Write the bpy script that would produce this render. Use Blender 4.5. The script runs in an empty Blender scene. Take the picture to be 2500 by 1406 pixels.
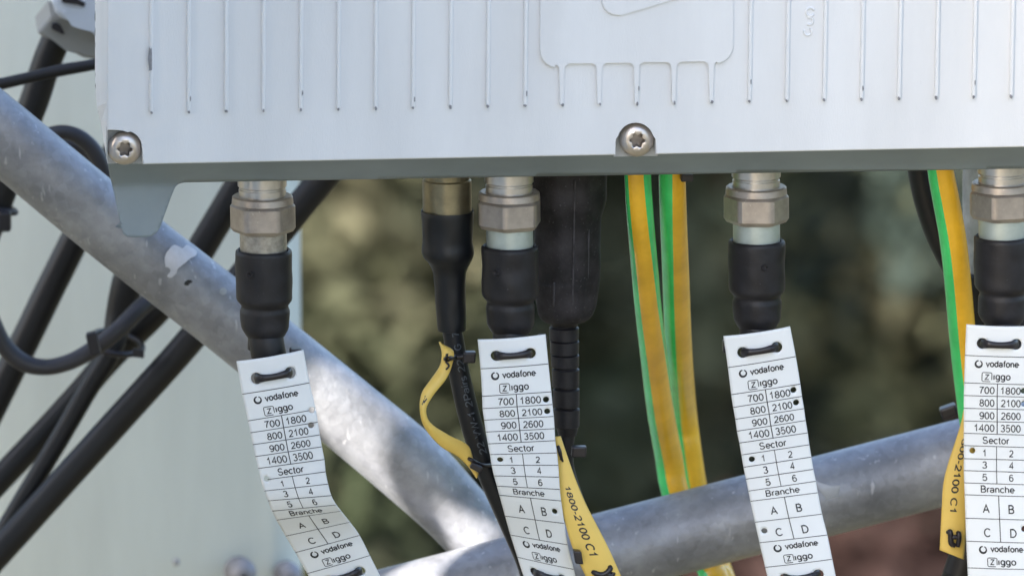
import bpy, bmesh, math, random
import numpy as np
from mathutils import Vector, Matrix
from mathutils.geometry import delaunay_2d_cdt

R = math.radians
random.seed(7)
scene = bpy.context.scene
COL = scene.collection

# ------------------------------------------------------------------ camera
PITCH = R(12.0)            # the camera looks slightly down on the equipment
DIST = 3.0
WIDTH = 0.375              # metres across the picture at the focus distance
SC = WIDTH / 2500.0        # metres per photograph pixel there
cam_data = bpy.data.cameras.new('camera')
cam = bpy.data.objects.new('camera', cam_data)
COL.objects.link(cam)
FWD = Vector((0, math.cos(PITCH), -math.sin(PITCH)))
UPV = Vector((0, math.sin(PITCH), math.cos(PITCH)))
RGT = Vector((1, 0, 0))
CAM = -FWD * DIST
cam.location = CAM
cam.rotation_euler = (R(90) - PITCH, 0, 0)
cam_data.sensor_width = 36
cam_data.lens = 36 * DIST / WIDTH
cam_data.clip_start = 0.1
cam_data.clip_end = 500
cam_data.dof.use_dof = True
cam_data.dof.focus_distance = DIST + 0.03
cam_data.dof.aperture_fstop = 17.5
scene.camera = cam

# ------------------------------------------------------------------ light
SUN = Vector((-0.61, -0.61, 0.50)).normalized()
world = bpy.data.worlds.new('World')
scene.world = world
world.use_nodes = True
wn = world.node_tree.nodes
sky = wn.new('ShaderNodeTexSky')
sky.sky_type = 'NISHITA'
sky.sun_disc = False
sky.sun_elevation = math.asin(SUN.z)
sky.sun_rotation = math.atan2(SUN.x, SUN.y)
sky.dust_density = 3.2
sky.ozone_density = 1.0
sky.air_density = 1.0
wn['Background'].inputs[1].default_value = 0.13
world.node_tree.links.new(sky.outputs[0], wn['Background'].inputs[0])
sun_data = bpy.data.lights.new('sun', 'SUN')
sun_data.energy = 4.8
sun_data.angle = R(0.5)
sun_data.color = (1.0, 0.94, 0.86)
sun = bpy.data.objects.new('sun', sun_data)
sun.rotation_euler = SUN.to_track_quat('Z', 'Y').to_euler()
COL.objects.link(sun)
scene.view_settings.view_transform = 'Standard'
scene.view_settings.look = 'None'
scene.view_settings.gamma = 1
scene.view_settings.use_curve_mapping = False
scene.view_settings.exposure = 2.12

# ------------------------------------------------------------------ geometry helpers
YAW = R(5.2)
TY = math.tan(YAW)
NIN = Vector((-math.sin(YAW), math.cos(YAW), 0))      # into the radio unit
E1 = Vector((math.cos(YAW), math.sin(YAW), 0))

def P(px, py, d=0.0):
    """the point of the plane y = x*tan(yaw) + d seen at this place of the photograph"""
    ray = FWD + RGT * ((px - 1250) * SC / DIST) + UPV * ((703 - py) * SC / DIST)
    # CAM + t*ray : y = x*TY + d
    t = (d + CAM.x * TY - CAM.y) / (ray.y - ray.x * TY)
    return CAM + ray * t

def scl(p):
    return SC * (p - CAM).dot(FWD) / DIST

def set_props(o, label=None, cat=None, group=None, kind=None):
    if label: o['label'] = label
    if cat: o['category'] = cat
    if group: o['group'] = group
    if kind: o['kind'] = kind
    return o

def thing(name, label, cat, loc, group=None):
    o = bpy.data.objects.new(name, None)
    o.empty_display_size = 0.02
    o.location = loc
    COL.objects.link(o)
    return set_props(o, label, cat, group)

def wloc(o):
    v = Vector((0, 0, 0))
    while o is not None:
        v += o.location
        o = o.parent
    return v

def obj(name, verts, faces, mats, parent=None, smooth=True, mi=None):
    me = bpy.data.meshes.new(name)
    if parent is not None:
        base = wloc(parent)
        loc = Vector((0, 0, 0))
    else:
        vs = [Vector(v) for v in verts]
        lo = Vector([min(v[i] for v in vs) for i in range(3)])
        hi = Vector([max(v[i] for v in vs) for i in range(3)])
        base = Vector(((lo.x + hi.x) / 2, (lo.y + hi.y) / 2, lo.z))
        loc = base
    me.from_pydata([tuple(Vector(v) - base) for v in verts], [], [tuple(f) for f in faces])
    if not isinstance(mats, (list, tuple)): mats = [mats]
    for m in mats: me.materials.append(m)
    if mi: me.polygons.foreach_set('material_index', mi)
    if smooth: me.polygons.foreach_set('use_smooth', [True] * len(me.polygons))
    me.update()
    o = bpy.data.objects.new(name, me)
    o.location = loc
    if parent is not None: o.parent = parent
    COL.objects.link(o)
    return o

def obj_bm(name, bm, mats, parent=None, smooth=False, angle=None):
    bmesh.ops.recalc_face_normals(bm, faces=bm.faces)
    bm.verts.index_update()
    vs = [v.co.copy() for v in bm.verts]
    fs = [[v.index for v in f.verts] for f in bm.faces]
    mi = [f.material_index for f in bm.faces]
    bm.free()
    o = obj(name, vs, fs, mats, parent, smooth, mi)
    if angle: sharp(o, angle)
    return o

def sharp(o, deg=35):
    """edges sharper than this keep their crease under smooth shading"""
    me = o.data
    me.polygons.foreach_set('use_smooth', [True] * len(me.polygons))
    bm = bmesh.new(); bm.from_mesh(me)
    for e in bm.edges:
        e.smooth = not (len(e.link_faces) == 2 and e.calc_face_angle(0) > R(deg))
    bm.to_mesh(me); bm.free()
    return o

def spline(pts, n=8):
    """Catmull-Rom through tuples"""
    a = np.array(pts, float)
    if len(a) < 3 or n < 2:
        return a
    e = np.vstack([2 * a[0] - a[1], a, 2 * a[-1] - a[-2]])
    out = []
    for i in range(1, len(e) - 2):
        p0, p1, p2, p3 = e[i - 1], e[i], e[i + 1], e[i + 2]
        for k in range(n):
            t = k / n
            out.append(0.5 * ((2 * p1) + (-p0 + p2) * t + (2 * p0 - 5 * p1 + 4 * p2 - p3) * t * t + (-p0 + 3 * p1 - 3 * p2 + p3) * t ** 3))
    out.append(a[-1])
    return np.array(out)

def sweep(points, radii, seg=20, closed=False, flat=1.0, cap=True, angles=None):
    """a tube; angle 0 points to the picture's right, 90 degrees at the camera"""
    vs, fs = [], []
    n = len(points)
    prev = None
    for i, p in enumerate(points):
        if closed: t = points[(i + 1) % n] - points[i - 1]
        else: t = points[min(i + 1, n - 1)] - points[max(i - 1, 0)]
        t.normalize()
        right = t.cross(Vector((0, 1, 0)))
        if right.length < 0.15: right = t.cross(Vector((0, 0, 1)))
        if not closed and t.z > 0: right = -right
        if not closed: right = -right if right.x < 0 and abs(right.x) > 1e-4 else right
        right.normalize()
        if closed: right = t.cross(Vector((0.03, 0.12, 1))).normalized()
        front = t.cross(right)
        if front.y > 0 and not closed: front = -front
        front.normalize()
        if not closed:
            if prev is not None:
                q = prev[0] - t * prev[0].dot(t)
                if q.length > 1e-6:
                    right = q.normalized()
                    f2 = t.cross(right)
                    front = f2 if f2.dot(prev[1]) > 0 else -f2
            prev = (right, front)
        for k in range(seg):
            a = R(angles[i][k]) if angles else 2 * math.pi * k / seg
            vs.append(p + right * (math.cos(a) * radii[i]) + front * (math.sin(a) * radii[i] * flat))
    m = n if closed else n - 1
    for i in range(m):
        j = (i + 1) % n
        for k in range(seg):
            l = (k + 1) % seg
            fs.append((i * seg + k, i * seg + l, j * seg + l, j * seg + k))
    if cap and not closed:
        fs.append(tuple(range(seg)))
        fs.append(tuple((n - 1) * seg + k for k in range(seg))[::-1])
    return vs, fs

def fix(o):
    bm = bmesh.new(); bm.from_mesh(o.data)
    bmesh.ops.recalc_face_normals(bm, faces=bm.faces)
    bm.to_mesh(o.data); bm.free()
    return o

def run_on(pts, far=900.0):
    """cables that leave the picture go on beyond it"""
    def out(q): return q[0] < 0 or q[0] > 2500 or q[1] < 0 or q[1] > 1406
    def more(a, b):
        dx, dy = b[0] - a[0], b[1] - a[1]; L = math.hypot(dx, dy) or 1
        k = far / L
        return (b[0] + dx * k, b[1] + dy * k, b[2], b[3])
    pts = list(pts)
    if out(pts[-1]): pts.append(more(pts[-2], pts[-1]))
    if out(pts[0]) and pts[0][1] > 0: pts.insert(0, more(pts[1], pts[0]))
    return pts

def tube(name, pts, mat, parent=None, n=8, seg=20, flat=1.0, mats=None, mi_fn=None):
    """pts: (px, py, depth, radius in photograph pixels)"""
    if name in ('jacket', 'black_cable', 'pipe_wall'): pts = run_on(pts)
    s = spline(pts, n)
    pp = [P(q[0], q[1], q[2]) for q in s]
    rr = [q[3] * scl(p) for q, p in zip(s, pp)]
    vs, fs = sweep(pp, rr, seg, flat=flat)
    mi = None
    if mi_fn:
        mi = []
        for i in range(len(pp) - 1):
            for k in range(seg):
                mi.append(mi_fn(s[i][1], (k + 0.5) * 360 / seg))
        mi += [0, 0]
    return fix(obj(name, vs, fs, mats or mat, parent, True, mi))

def lathe(name, prof, d, mat, parent=None, seg=40, shape=None, creases=30, wob=0.0, seed=0):
    """prof: (centre px, py, radius px) from top to bottom about an upright axis at depth d"""
    vs, fs = [], []
    if wob:
        fine = [prof[0]]
        for a, b in zip(prof[:-1], prof[1:]):
            n = max(1, int(abs(b[1] - a[1]) / 7))
            fine += [tuple(a[i] + (b[i] - a[i]) * k / n for i in range(3)) for k in range(1, n + 1)]
        prof = fine
    rr_ = random.Random(seed)
    ph = [(rr_.uniform(0.02, 0.11), rr_.uniform(0, 6.3), rr_.randint(1, 5), rr_.uniform(0, 6.3)) for _ in range(7)]
    for cx, cy, r in prof:
        c = P(cx, cy, d)
        rw = r * scl(c)
        for k in range(seg):
            a = 2 * math.pi * (k + 0.5) / seg
            q = shape(a) if shape else 1
            if wob: q *= 1 + wob * sum(math.sin(cy * f + p1) * math.sin(a * m + p2) for f, p1, m, p2 in ph) / 2.2
            vs.append(c + Vector((math.cos(a) * rw * q, math.sin(a) * rw * q, 0)))
    for i in range(len(prof) - 1):
        for k in range(seg):
            l = (k + 1) % seg
            fs.append((i * seg + k, (i + 1) * seg + k, (i + 1) * seg + l, i * seg + l))
    fs.append(tuple(range(seg)))
    fs.append(tuple((len(prof) - 1) * seg + k for k in range(seg))[::-1])
    o = obj(name, vs, fs, mat, parent, True)
    fix(o)
    return sharp(o, creases)

def arc(cx, cy, r, a0, a1, n=10):
    return [(cx + r * math.cos(R(a0 + (a1 - a0) * i / n)), cy - r * math.sin(R(a0 + (a1 - a0) * i / n))) for i in range(n + 1)]

def prism(poly, d0, depth, bevel=0.0, segs=2, bm=None):
    """an outline at plane d0 given thickness straight into the unit; front rim bevelled (metres)"""
    own = bm is None
    if own: bm = bmesh.new()
    f = [bm.verts.new(P(x, y, d0)) for x, y in poly]
    b = [bm.verts.new(v.co + NIN * depth) for v in f]
    ff = bm.faces.new(f)
    bm.faces.new(b[::-1])
    n = len(f)
    for i in range(n):
        j = (i + 1) % n
        bm.faces.new((f[i], b[i], b[j], f[j]))
    if bevel:
        es = [e for e in ff.edges]
        bmesh.ops.bevel(bm, geom=es, offset=bevel, segments=segs, profile=0.5, affect='EDGES', clamp_overlap=True)
    return bm

def boxbm(c, ax, ay, az, bevel=0.0):
    bm = bmesh.new()
    bmesh.ops.create_cube(bm, size=1)
    m = Matrix((ax, ay, az)).transposed()
    for v in bm.verts: v.co = Vector(c) + m @ v.co
    if bevel: bmesh.ops.bevel(bm, geom=bm.edges[:], offset=bevel, segments=2, profile=0.5, affect='EDGES')
    return bm

# ------------------------------------------------------------------ materials
def mat(name, col, rough=0.5, metal=0.0, var=0.0, vscale=40, bump=0.0, bscale=400, col2=None, thr=None, spec=0.5, rvar=0.0, speck=None, stretch=None):
    m = bpy.data.materials.new(name)
    m.use_nodes = True
    nt = m.node_tree; N = nt.nodes; L = nt.links
    b = N['Principled BSDF']
    b.inputs['Roughness'].default_value = rough
    b.inputs['Metallic'].default_value = metal
    b.inputs['Specular IOR Level'].default_value = spec
    b.inputs['Base Color'].default_value = (*col, 1)
    tc = N.new('ShaderNodeTexCoord')
    mp = N.new('ShaderNodeMapping')
    L.new(tc.outputs['Object'], mp.inputs[0])
    if stretch: mp.inputs['Scale'].default_value = stretch
    last = None
    if var or col2:
        nz = N.new('ShaderNodeTexNoise'); nz.inputs['Scale'].default_value = vscale
        nz.inputs['Detail'].default_value = 6; nz.inputs['Roughness'].default_value = 0.6
        L.new(mp.outputs[0], nz.inputs['Vector'])
        rp = N.new('ShaderNodeValToRGB')
        lo, hi = thr or (0.35, 0.65)
        rp.color_ramp.elements[0].position = lo; rp.color_ramp.elements[1].position = hi
        c2 = col2 or tuple(c * (1 - var) for c in col)
        rp.color_ramp.elements[0].color = (*c2, 1); rp.color_ramp.elements[1].color = (*col, 1)
        L.new(nz.outputs[0], rp.inputs[0])
        last = rp.outputs[0]
        if rvar:
            mr = N.new('ShaderNodeMapRange')
            mr.inputs['To Min'].default_value = rough - rvar; mr.inputs['To Max'].default_value = rough + rvar
            L.new(nz.outputs[0], mr.inputs[0]); L.new(mr.outputs[0], b.inputs['Roughness'])
    if speck:
        scol, sscale, sthr = speck
        nz2 = N.new('ShaderNodeTexNoise'); nz2.inputs['Scale'].default_value = sscale; nz2.inputs['Detail'].default_value = 3
        L.new(mp.outputs[0], nz2.inputs['Vector'])
        r2 = N.new('ShaderNodeValToRGB')
        r2.color_ramp.elements[0].position = sthr; r2.color_ramp.elements[1].position = sthr + 0.05
        r2.color_ramp.elements[0].color = (0, 0, 0, 1); r2.color_ramp.elements[1].color = (1, 1, 1, 1)
        L.new(nz2.outputs[0], r2.inputs[0])
        mx = N.new('ShaderNodeMix'); mx.data_type = 'RGBA'
        L.new(r2.outputs[0], mx.inputs[0])
        if last: L.new(last, mx.inputs[6])
        else: mx.inputs[6].default_value = (*col, 1)
        mx.inputs[7].default_value = (*scol, 1)
        last = mx.outputs[2]
    if last: L.new(last, b.inputs['Base Color'])
    if bump:
        nb = N.new('ShaderNodeTexNoise'); nb.inputs['Scale'].default_value = bscale; nb.inputs['Detail'].default_value = 4
        L.new(mp.outputs[0], nb.inputs['Vector'])
        bp = N.new('ShaderNodeBump'); bp.inputs['Strength'].default_value = 1.0; bp.inputs['Distance'].default_value = bump
        L.new(nb.outputs[0], bp.inputs['Height']); L.new(bp.outputs[0], b.inputs['Normal'])
    return m

M = {}
M['paint'] = mat('white_grey_paint', (0.715, 0.725, 0.74), 0.46, var=0.10, vscale=9, stretch=(3, 3, 0.6), bump=0.00006, bscale=900, speck=((0.5, 0.5, 0.5), 300, 0.77))
M['skirt'] = mat('skirt_grey_with_shade', (0.25, 0.30, 0.335), 0.55, var=0.14, vscale=30, bump=0.00003, bscale=1500)  # darker than the cover: overhang shade is partly put into the colour
M['primer'] = mat('bare_cast_recess', (0.42, 0.43, 0.44), 0.5, metal=0.3, var=0.2, vscale=90)
M['chip_and_shade'] = mat('bare_chip_and_shade', (0.27, 0.27, 0.29), 0.6, var=0.4, vscale=500)
M['dirt'] = mat('dirt_black', (0.03, 0.03, 0.03), 0.8)
M['stainless'] = mat('stainless_steel', (0.66, 0.60, 0.56), 0.36, metal=0.92, var=0.15, vscale=300, bump=0.00002, bscale=2500)
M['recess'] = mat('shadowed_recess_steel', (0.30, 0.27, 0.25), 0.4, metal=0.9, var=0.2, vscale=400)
M['socket'] = mat('socket_shadow_steel', (0.5, 0.46, 0.43), 0.5, metal=0.85, var=0.2, vscale=500)
M['nickel'] = mat('satin_nickel', (0.66, 0.63, 0.60), 0.32, metal=0.85, var=0.18, vscale=160, bump=0.00002, bscale=2500)
M['nut'] = mat('tarnished_nut', (0.46, 0.41, 0.375), 0.40, metal=0.75, var=0.25, vscale=160, bump=0.00003, bscale=2200, speck=((0.55, 0.5, 0.46), 900, 0.68))
M['barrel'] = mat('greenish_plated_barrel', (0.50, 0.56, 0.53), 0.45, metal=0.6, var=0.15, vscale=140, bump=0.00002, bscale=2000)
M['old_barrel'] = mat('worn_steel_barrel', (0.46, 0.43, 0.38), 0.45, metal=0.75, var=0.35, vscale=400, bump=0.00004, bscale=1800)
M['brass'] = mat('dull_brass', (0.33, 0.29, 0.19), 0.38, metal=0.85, var=0.25, vscale=200, bump=0.00002, bscale=2000)
M['rubber'] = mat('dusty_black_rubber', (0.020, 0.019, 0.023), 0.5, col2=(0.009, 0.008, 0.010), thr=(0.42, 0.72), vscale=130, rvar=0.2, bump=0.00006, bscale=900, speck=((0.05, 0.05, 0.06), 1100, 0.70), spec=0.4)
M['dusty'] = mat('dusty_grey_rubber', (0.040, 0.036, 0.040), 0.75, col2=(0.011, 0.010, 0.011), thr=(0.4, 0.7), vscale=90, bump=0.0001, bscale=900, speck=((0.07, 0.065, 0.07), 1300, 0.66), spec=0.35)
M['seam'] = mat('dust_on_seam', (0.075, 0.07, 0.078), 0.8, var=0.6, vscale=200)
M['shrink'] = mat('heat_shrink', (0.007, 0.008, 0.011), 0.45, var=0.3, vscale=60, bump=0.00006, bscale=300, spec=0.45)
M['cable'] = mat('black_cable_jacket', (0.008, 0.007, 0.008), 0.5, var=0.3, vscale=60, bump=0.00005, bscale=500, spec=0.45)
M['greycable'] = mat('weathered_cable_jacket', (0.032, 0.030, 0.036), 0.42, var=0.35, vscale=50, bump=0.00004, bscale=500)
M['tie'] = mat('black_nylon', (0.015, 0.012, 0.015), 0.38, bump=0.00003, bscale=900)
M['tag'] = mat('white_plastic_tag', (0.80, 0.82, 0.83), 0.38, var=0.08, vscale=24, bump=0.00002, bscale=900, speck=((0.45, 0.45, 0.45), 700, 0.775))
M['ink'] = mat('black_ink', (0.02, 0.02, 0.025), 0.55)
M['yellowtag'] = mat('yellow_plastic_tag', (0.80, 0.55, 0.125), 0.42, var=0.10, vscale=40, bump=0.00003, bscale=700)
M['green'] = mat('green_insulation', (0.08, 0.72, 0.20), 0.22, var=0.25, vscale=60, bump=0.00003, bscale=900)
M['yellow'] = mat('yellow_insulation', (0.97, 0.55, 0.04), 0.24, var=0.2, vscale=60, bump=0.00004, bscale=700)
def galv_mat():
    m = bpy.data.materials.new('galvanised_steel'); m.use_nodes = True
    nt = m.node_tree; N = nt.nodes; L = nt.links; b = N['Principled BSDF']
    tc = N.new('ShaderNodeTexCoord')
    def noise(sc, det=6, rough=0.6, vec=None):
        n = N.new('ShaderNodeTexNoise'); n.inputs['Scale'].default_value = sc; n.inputs['Detail'].default_value = det
        n.inputs['Roughness'].default_value = rough; L.new(vec or tc.outputs['Object'], n.inputs['Vector']); return n.outputs[0]
    def ramp(src, p0, c0, p1, c1):
        r = N.new('ShaderNodeValToRGB'); e = r.color_ramp.elements
        e[0].position = p0; e[0].color = (*c0, 1); e[1].position = p1; e[1].color = (*c1, 1)
        L.new(src, r.inputs[0]); return r.outputs[0]
    def mix(f, a, c, mode='MIX'):
        x = N.new('ShaderNodeMix'); x.data_type = 'RGBA'; x.blend_type = mode
        if isinstance(f, float): x.inputs[0].default_value = f
        else: L.new(f, x.inputs[0])
        L.new(a, x.inputs[6])
        if isinstance(c, tuple): x.inputs[7].default_value = (*c, 1)
        else: L.new(c, x.inputs[7])
        return x.outputs[2]
    K = (0, 0, 0); W = (1, 1, 1)
    col = ramp(noise(26, 8, 0.65), 0.30, (0.165, 0.17, 0.19), 0.72, (0.375, 0.385, 0.415))
    v = N.new('ShaderNodeTexVoronoi'); v.inputs['Scale'].default_value = 330; L.new(tc.outputs['Object'], v.inputs['Vector'])
    col = mix(0.14, col, ramp(v.outputs['Color'], 0.2, (0.35, 0.35, 0.36), 0.9, (0.95, 0.95, 0.98)), 'OVERLAY')
    col = mix(ramp(noise(60, 5, 0.7), 0.62, K, 0.80, (0.30, 0.30, 0.30)), col, (0.60, 0.61, 0.66))
    col = mix(ramp(noise(190, 4, 0.6), 0.73, K, 0.79, W), col, (0.72, 0.73, 0.77))
    col = mix(ramp(noise(48, 7, 0.75), 0.24, (0.75, 0.75, 0.75), 0.38, K), col, (0.13, 0.13, 0.14))
    mp = N.new('ShaderNodeMapping'); mp.inputs['Scale'].default_value = (1, 1, 0.15); mp.inputs['Rotation'].default_value = (0, R(35), 0)
    L.new(tc.outputs['Object'], mp.inputs[0])
    col = mix(ramp(noise(420, 3, 0.5, mp.outputs[0]), 0.66, K, 0.72, (0.5, 0.5, 0.5)), col, (0.62, 0.62, 0.66))
    L.new(col, b.inputs['Base Color'])
    b.inputs['Metallic'].default_value = 0.45
    r = N.new('ShaderNodeMapRange'); r.inputs['To Min'].default_value = 0.30; r.inputs['To Max'].default_value = 0.62
    L.new(noise(60, 6, 0.7), r.inputs[0]); L.new(r.outputs[0], b.inputs['Roughness'])
    bp = N.new('ShaderNodeBump'); bp.inputs['Distance'].default_value = 0.0003; L.new(noise(330, 5, 0.65), bp.inputs['Height'])
    b2 = N.new('ShaderNodeBump'); b2.inputs['Distance'].default_value = 0.0007; L.new(noise(55, 4, 0.5), b2.inputs['Height'])
    L.new(b2.outputs[0], bp.inputs['Normal']); L.new(bp.outputs[0], b.inputs['Normal'])
    return m
M['galv'] = galv_mat()
M['drip'] = mat('dull_zinc_run', (0.46, 0.48, 0.53), 0.5, metal=0.4, var=0.15, vscale=120)
M['zinc'] = mat('zinc_paint_smear', (0.64, 0.66, 0.73), 0.6, var=0.25, vscale=120)
M['slab'] = mat('pale_green_radome', (0.635, 0.69, 0.655), 0.55, var=0.20, vscale=5, thr=(0.3, 0.7), stretch=(4, 4, 0.7), bump=0.00002, bscale=500)
M['whiteplastic'] = mat('white_plastic', (0.66, 0.69, 0.74), 0.45, var=0.06, vscale=50)
M['boltgrey'] = mat('grey_bolt', (0.30, 0.30, 0.33), 0.55, metal=0.2, var=0.25, vscale=150)
M['shadedplastic'] = mat('shaded_white_plastic', (0.30, 0.29, 0.26), 0.6, var=0.12, vscale=50)  # white plastic greyed to put in the shade of the down-facing body
M['greysleeve'] = mat('grey_tape_sleeve', (0.55, 0.55, 0.57), 0.62, var=0.35, vscale=120, bump=0.0003, bscale=350)
M['print'] = mat('pale_cable_print', (0.085, 0.10, 0.12), 0.6)
M['cream'] = mat('sun_blocker_paint', (0.55, 0.57, 0.57), 0.6, var=0.08)
M['bark'] = mat('bark', (0.10, 0.075, 0.05), 0.9, var=0.5, vscale=8, bump=0.02, bscale=14)
M['soil'] = mat('grassy_ground', (0.055, 0.055, 0.028), 0.95, col2=(0.035, 0.03, 0.02), vscale=1.2, bump=0.05, bscale=6)

def leaf_mat(name, a, b, c, sc=3.0):
    m = bpy.data.materials.new(name); m.use_nodes = True
    nt = m.node_tree; N = nt.nodes; L = nt.links
    p = N['Principled BSDF']; p.inputs['Roughness'].default_value = 0.8; p.inputs['Specular IOR Level'].default_value = 0.15
    tc = N.new('ShaderNodeTexCoord'); nz = N.new('ShaderNodeTexNoise'); nz.inputs['Scale'].default_value = sc
    nz.inputs['Detail'].default_value = 8; nz.inputs['Roughness'].default_value = 0.7
    L.new(tc.outputs['Object'], nz.inputs['Vector'])
    rp = N.new('ShaderNodeValToRGB')
    rp.color_ramp.elements[0].position = 0.36; rp.color_ramp.elements[0].color = (*a, 1)
    rp.color_ramp.elements[1].position = 0.64; rp.color_ramp.elements[1].color = (*c, 1)
    e = rp.color_ramp.elements.new(0.5); e.color = (*b, 1)
    L.new(nz.outputs[0], rp.inputs[0]); L.new(rp.outputs[0], p.inputs['Base Color'])
    return m
M['leaf_olive'] = leaf_mat('olive_leaves', (0.036, 0.048, 0.026), (0.048, 0.053, 0.031), (0.060, 0.058, 0.037), 2.0)
M['leaf_moss'] = leaf_mat('moss_green_leaves', (0.018, 0.027, 0.013), (0.030, 0.038, 0.020), (0.045, 0.046, 0.028), 2.0)
M['leaf_green'] = leaf_mat('green_leaves', (0.10, 0.125, 0.075), (0.14, 0.158, 0.10), (0.175, 0.175, 0.115), 2.0)
M['leaf_dark'] = leaf_mat('dark_leaves', (0.016, 0.027, 0.024), (0.026, 0.038, 0.033), (0.040, 0.046, 0.037), 2.2)
M['leaf_copper'] = leaf_mat('copper_leaves', (0.012, 0.008, 0.007), (0.019, 0.010, 0.009), (0.027, 0.015, 0.013), 2.2)

# ------------------------------------------------------------------ ground, hill, shrubs
def grid_sheet(name, x0, x1, y0, y1, nx, ny, fz, m):
    vs = []; fs = []
    for j in range(ny + 1):
        for i in range(nx + 1):
            x = x0 + (x1 - x0) * i / nx; y = y0 + (y1 - y0) * j / ny
            vs.append((x, y, fz(x, y)))
    for j in range(ny):
        for i in range(nx):
            a = j * (nx + 1) + i
            fs.append((a, a + 1, a + nx + 2, a + nx + 1))
    return obj(name, vs, fs, m)

def gz(x, y):
    return -6.0 + 0.08 * math.sin(x * 1.3) * math.cos(y * 0.9) + max(0, (y - 13)) * 0.16
set_props(grid_sheet('ground', -150, 150, -120, 260, 120, 150, gz, M['soil']), 'rough grassy ground far below the mast', kind='structure')

def tree(name, label, cat, cx, cy, cz, rx, rz, n, leaf, m, seed, group=None, lobes=65):
    rng = np.random.default_rng(seed)
    zb = gz(cx, cy)
    t = thing(name, label, cat, (cx, cy, zb), group)
    # trunk and limbs
    vs, fs = [], []
    def limb(a, b, r0, r1, k=6):
        a = Vector(a); b = Vector(b)
        pts = []
        for i in range(k):
            q = a.lerp(b, i / (k - 1))
            q += Vector(rng.normal(0, 0.04, 3)) * (0 if i == 0 else 1)
            pts.append(q)
        v, f = sweep(pts, [r0 + (r1 - r0) * i / (k - 1) for i in range(k)], 8)
        o = len(vs); vs.extend(v); fs.extend([tuple(q + o for q in ff) for ff in f])
    top = Vector((cx, cy, cz))
    limb((cx, cy, zb - 0.1), top, 0.14, 0.05, 9)
    cents = []
    for i in range(lobes):
        u = rng.normal(0, 1, 3); u /= np.linalg.norm(u)
        rr = rng.uniform(0.25, 0.95)
        c = np.array([cx, cy, cz]) + u * np.array([rx, rx, rz]) * rr
        cents.append((c, rng.uniform(0.16, 0.32) * rx))
        st = Vector((cx, cy, zb + (cz - zb) * rng.uniform(0.45, 1.0)))
        limb(st, c, 0.04, 0.01, 5)
    obj('trunk', vs, fs, M['bark'], t)
    # leaf sprays around the limb ends
    idx = rng.integers(0, lobes, n)
    C = np.array([cents[i][0] for i in idx]); S = np.array([cents[i][1] for i in idx])[:, None]
    d = rng.normal(0, 1, (n, 3)); d /= np.linalg.norm(d, axis=1)[:, None]
    pos = C + d * S * (rng.uniform(0.35, 1.1, (n, 1)) ** 0.6)
    a = rng.normal(0, 1, (n, 3)); a /= np.linalg.norm(a, axis=1)[:, None]
    b = np.cross(a, rng.normal(0, 1, (n, 3))); b /= np.linalg.norm(b, axis=1)[:, None]
    L = rng.uniform(0.7, 1.4, (n, 1)) * leaf; W = L * 0.45
    quad = np.stack([pos - a * L, pos + b * W, pos + a * L, pos - b * W], 1).reshape(-1, 3) - np.array([cx, cy, zb])
    me = bpy.data.meshes.new('crown')
    me.vertices.add(4 * n); me.vertices.foreach_set('co', quad.ravel())
    me.loops.add(4 * n); me.loops.foreach_set('vertex_index', np.arange(4 * n))
    me.polygons.add(n); me.polygons.foreach_set('loop_start', np.arange(n) * 4)
    me.update(calc_edges=True); me.validate()
    me.materials.append(m)
    o = bpy.data.objects.new('crown', me); o.parent = t; COL.objects.link(o)
    return t

tree('shrub', 'olive and tan leaved shrub in blurred background left of the middle', 'shrub', -0.52, 13.5, -2.7, 0.92, 1.5, 52000, 0.045, M['leaf_olive'], 3, lobes=100)
tree('shrub', 'low mossy green shrub in front of the olive one, below the sloping pipe', 'shrub', -0.55, 12.4, -4.05, 1.25, 0.95, 40000, 0.045, M['leaf_moss'], 21, lobes=90)
tree('shrub', 'mid green shrub behind the green and yellow cables, blurred', 'shrub', 0.36, 14.6, -3.1, 0.85, 1.6, 44000, 0.05, M['leaf_green'], 5, lobes=100)
tree('shrub', 'very dark green shrub in the blurred background at right', 'shrub', 1.62, 14.2, -3.0, 1.22, 1.6, 48000, 0.05, M['leaf_dark'], 8, lobes=100)
tree('shrub', 'reddish brown copper leaved shrub below the lower pipe at right', 'shrub', 1.05, 12.5, -3.92, 1.1, 0.80, 34000, 0.045, M['leaf_copper'], 11, lobes=85)
tree('tree', 'dark broad tree standing behind the shrubs', 'tree', -0.2, 20.5, -3.2, 4.2, 3.2, 52000, 0.11, M['leaf_green'], 14, lobes=125)

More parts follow.
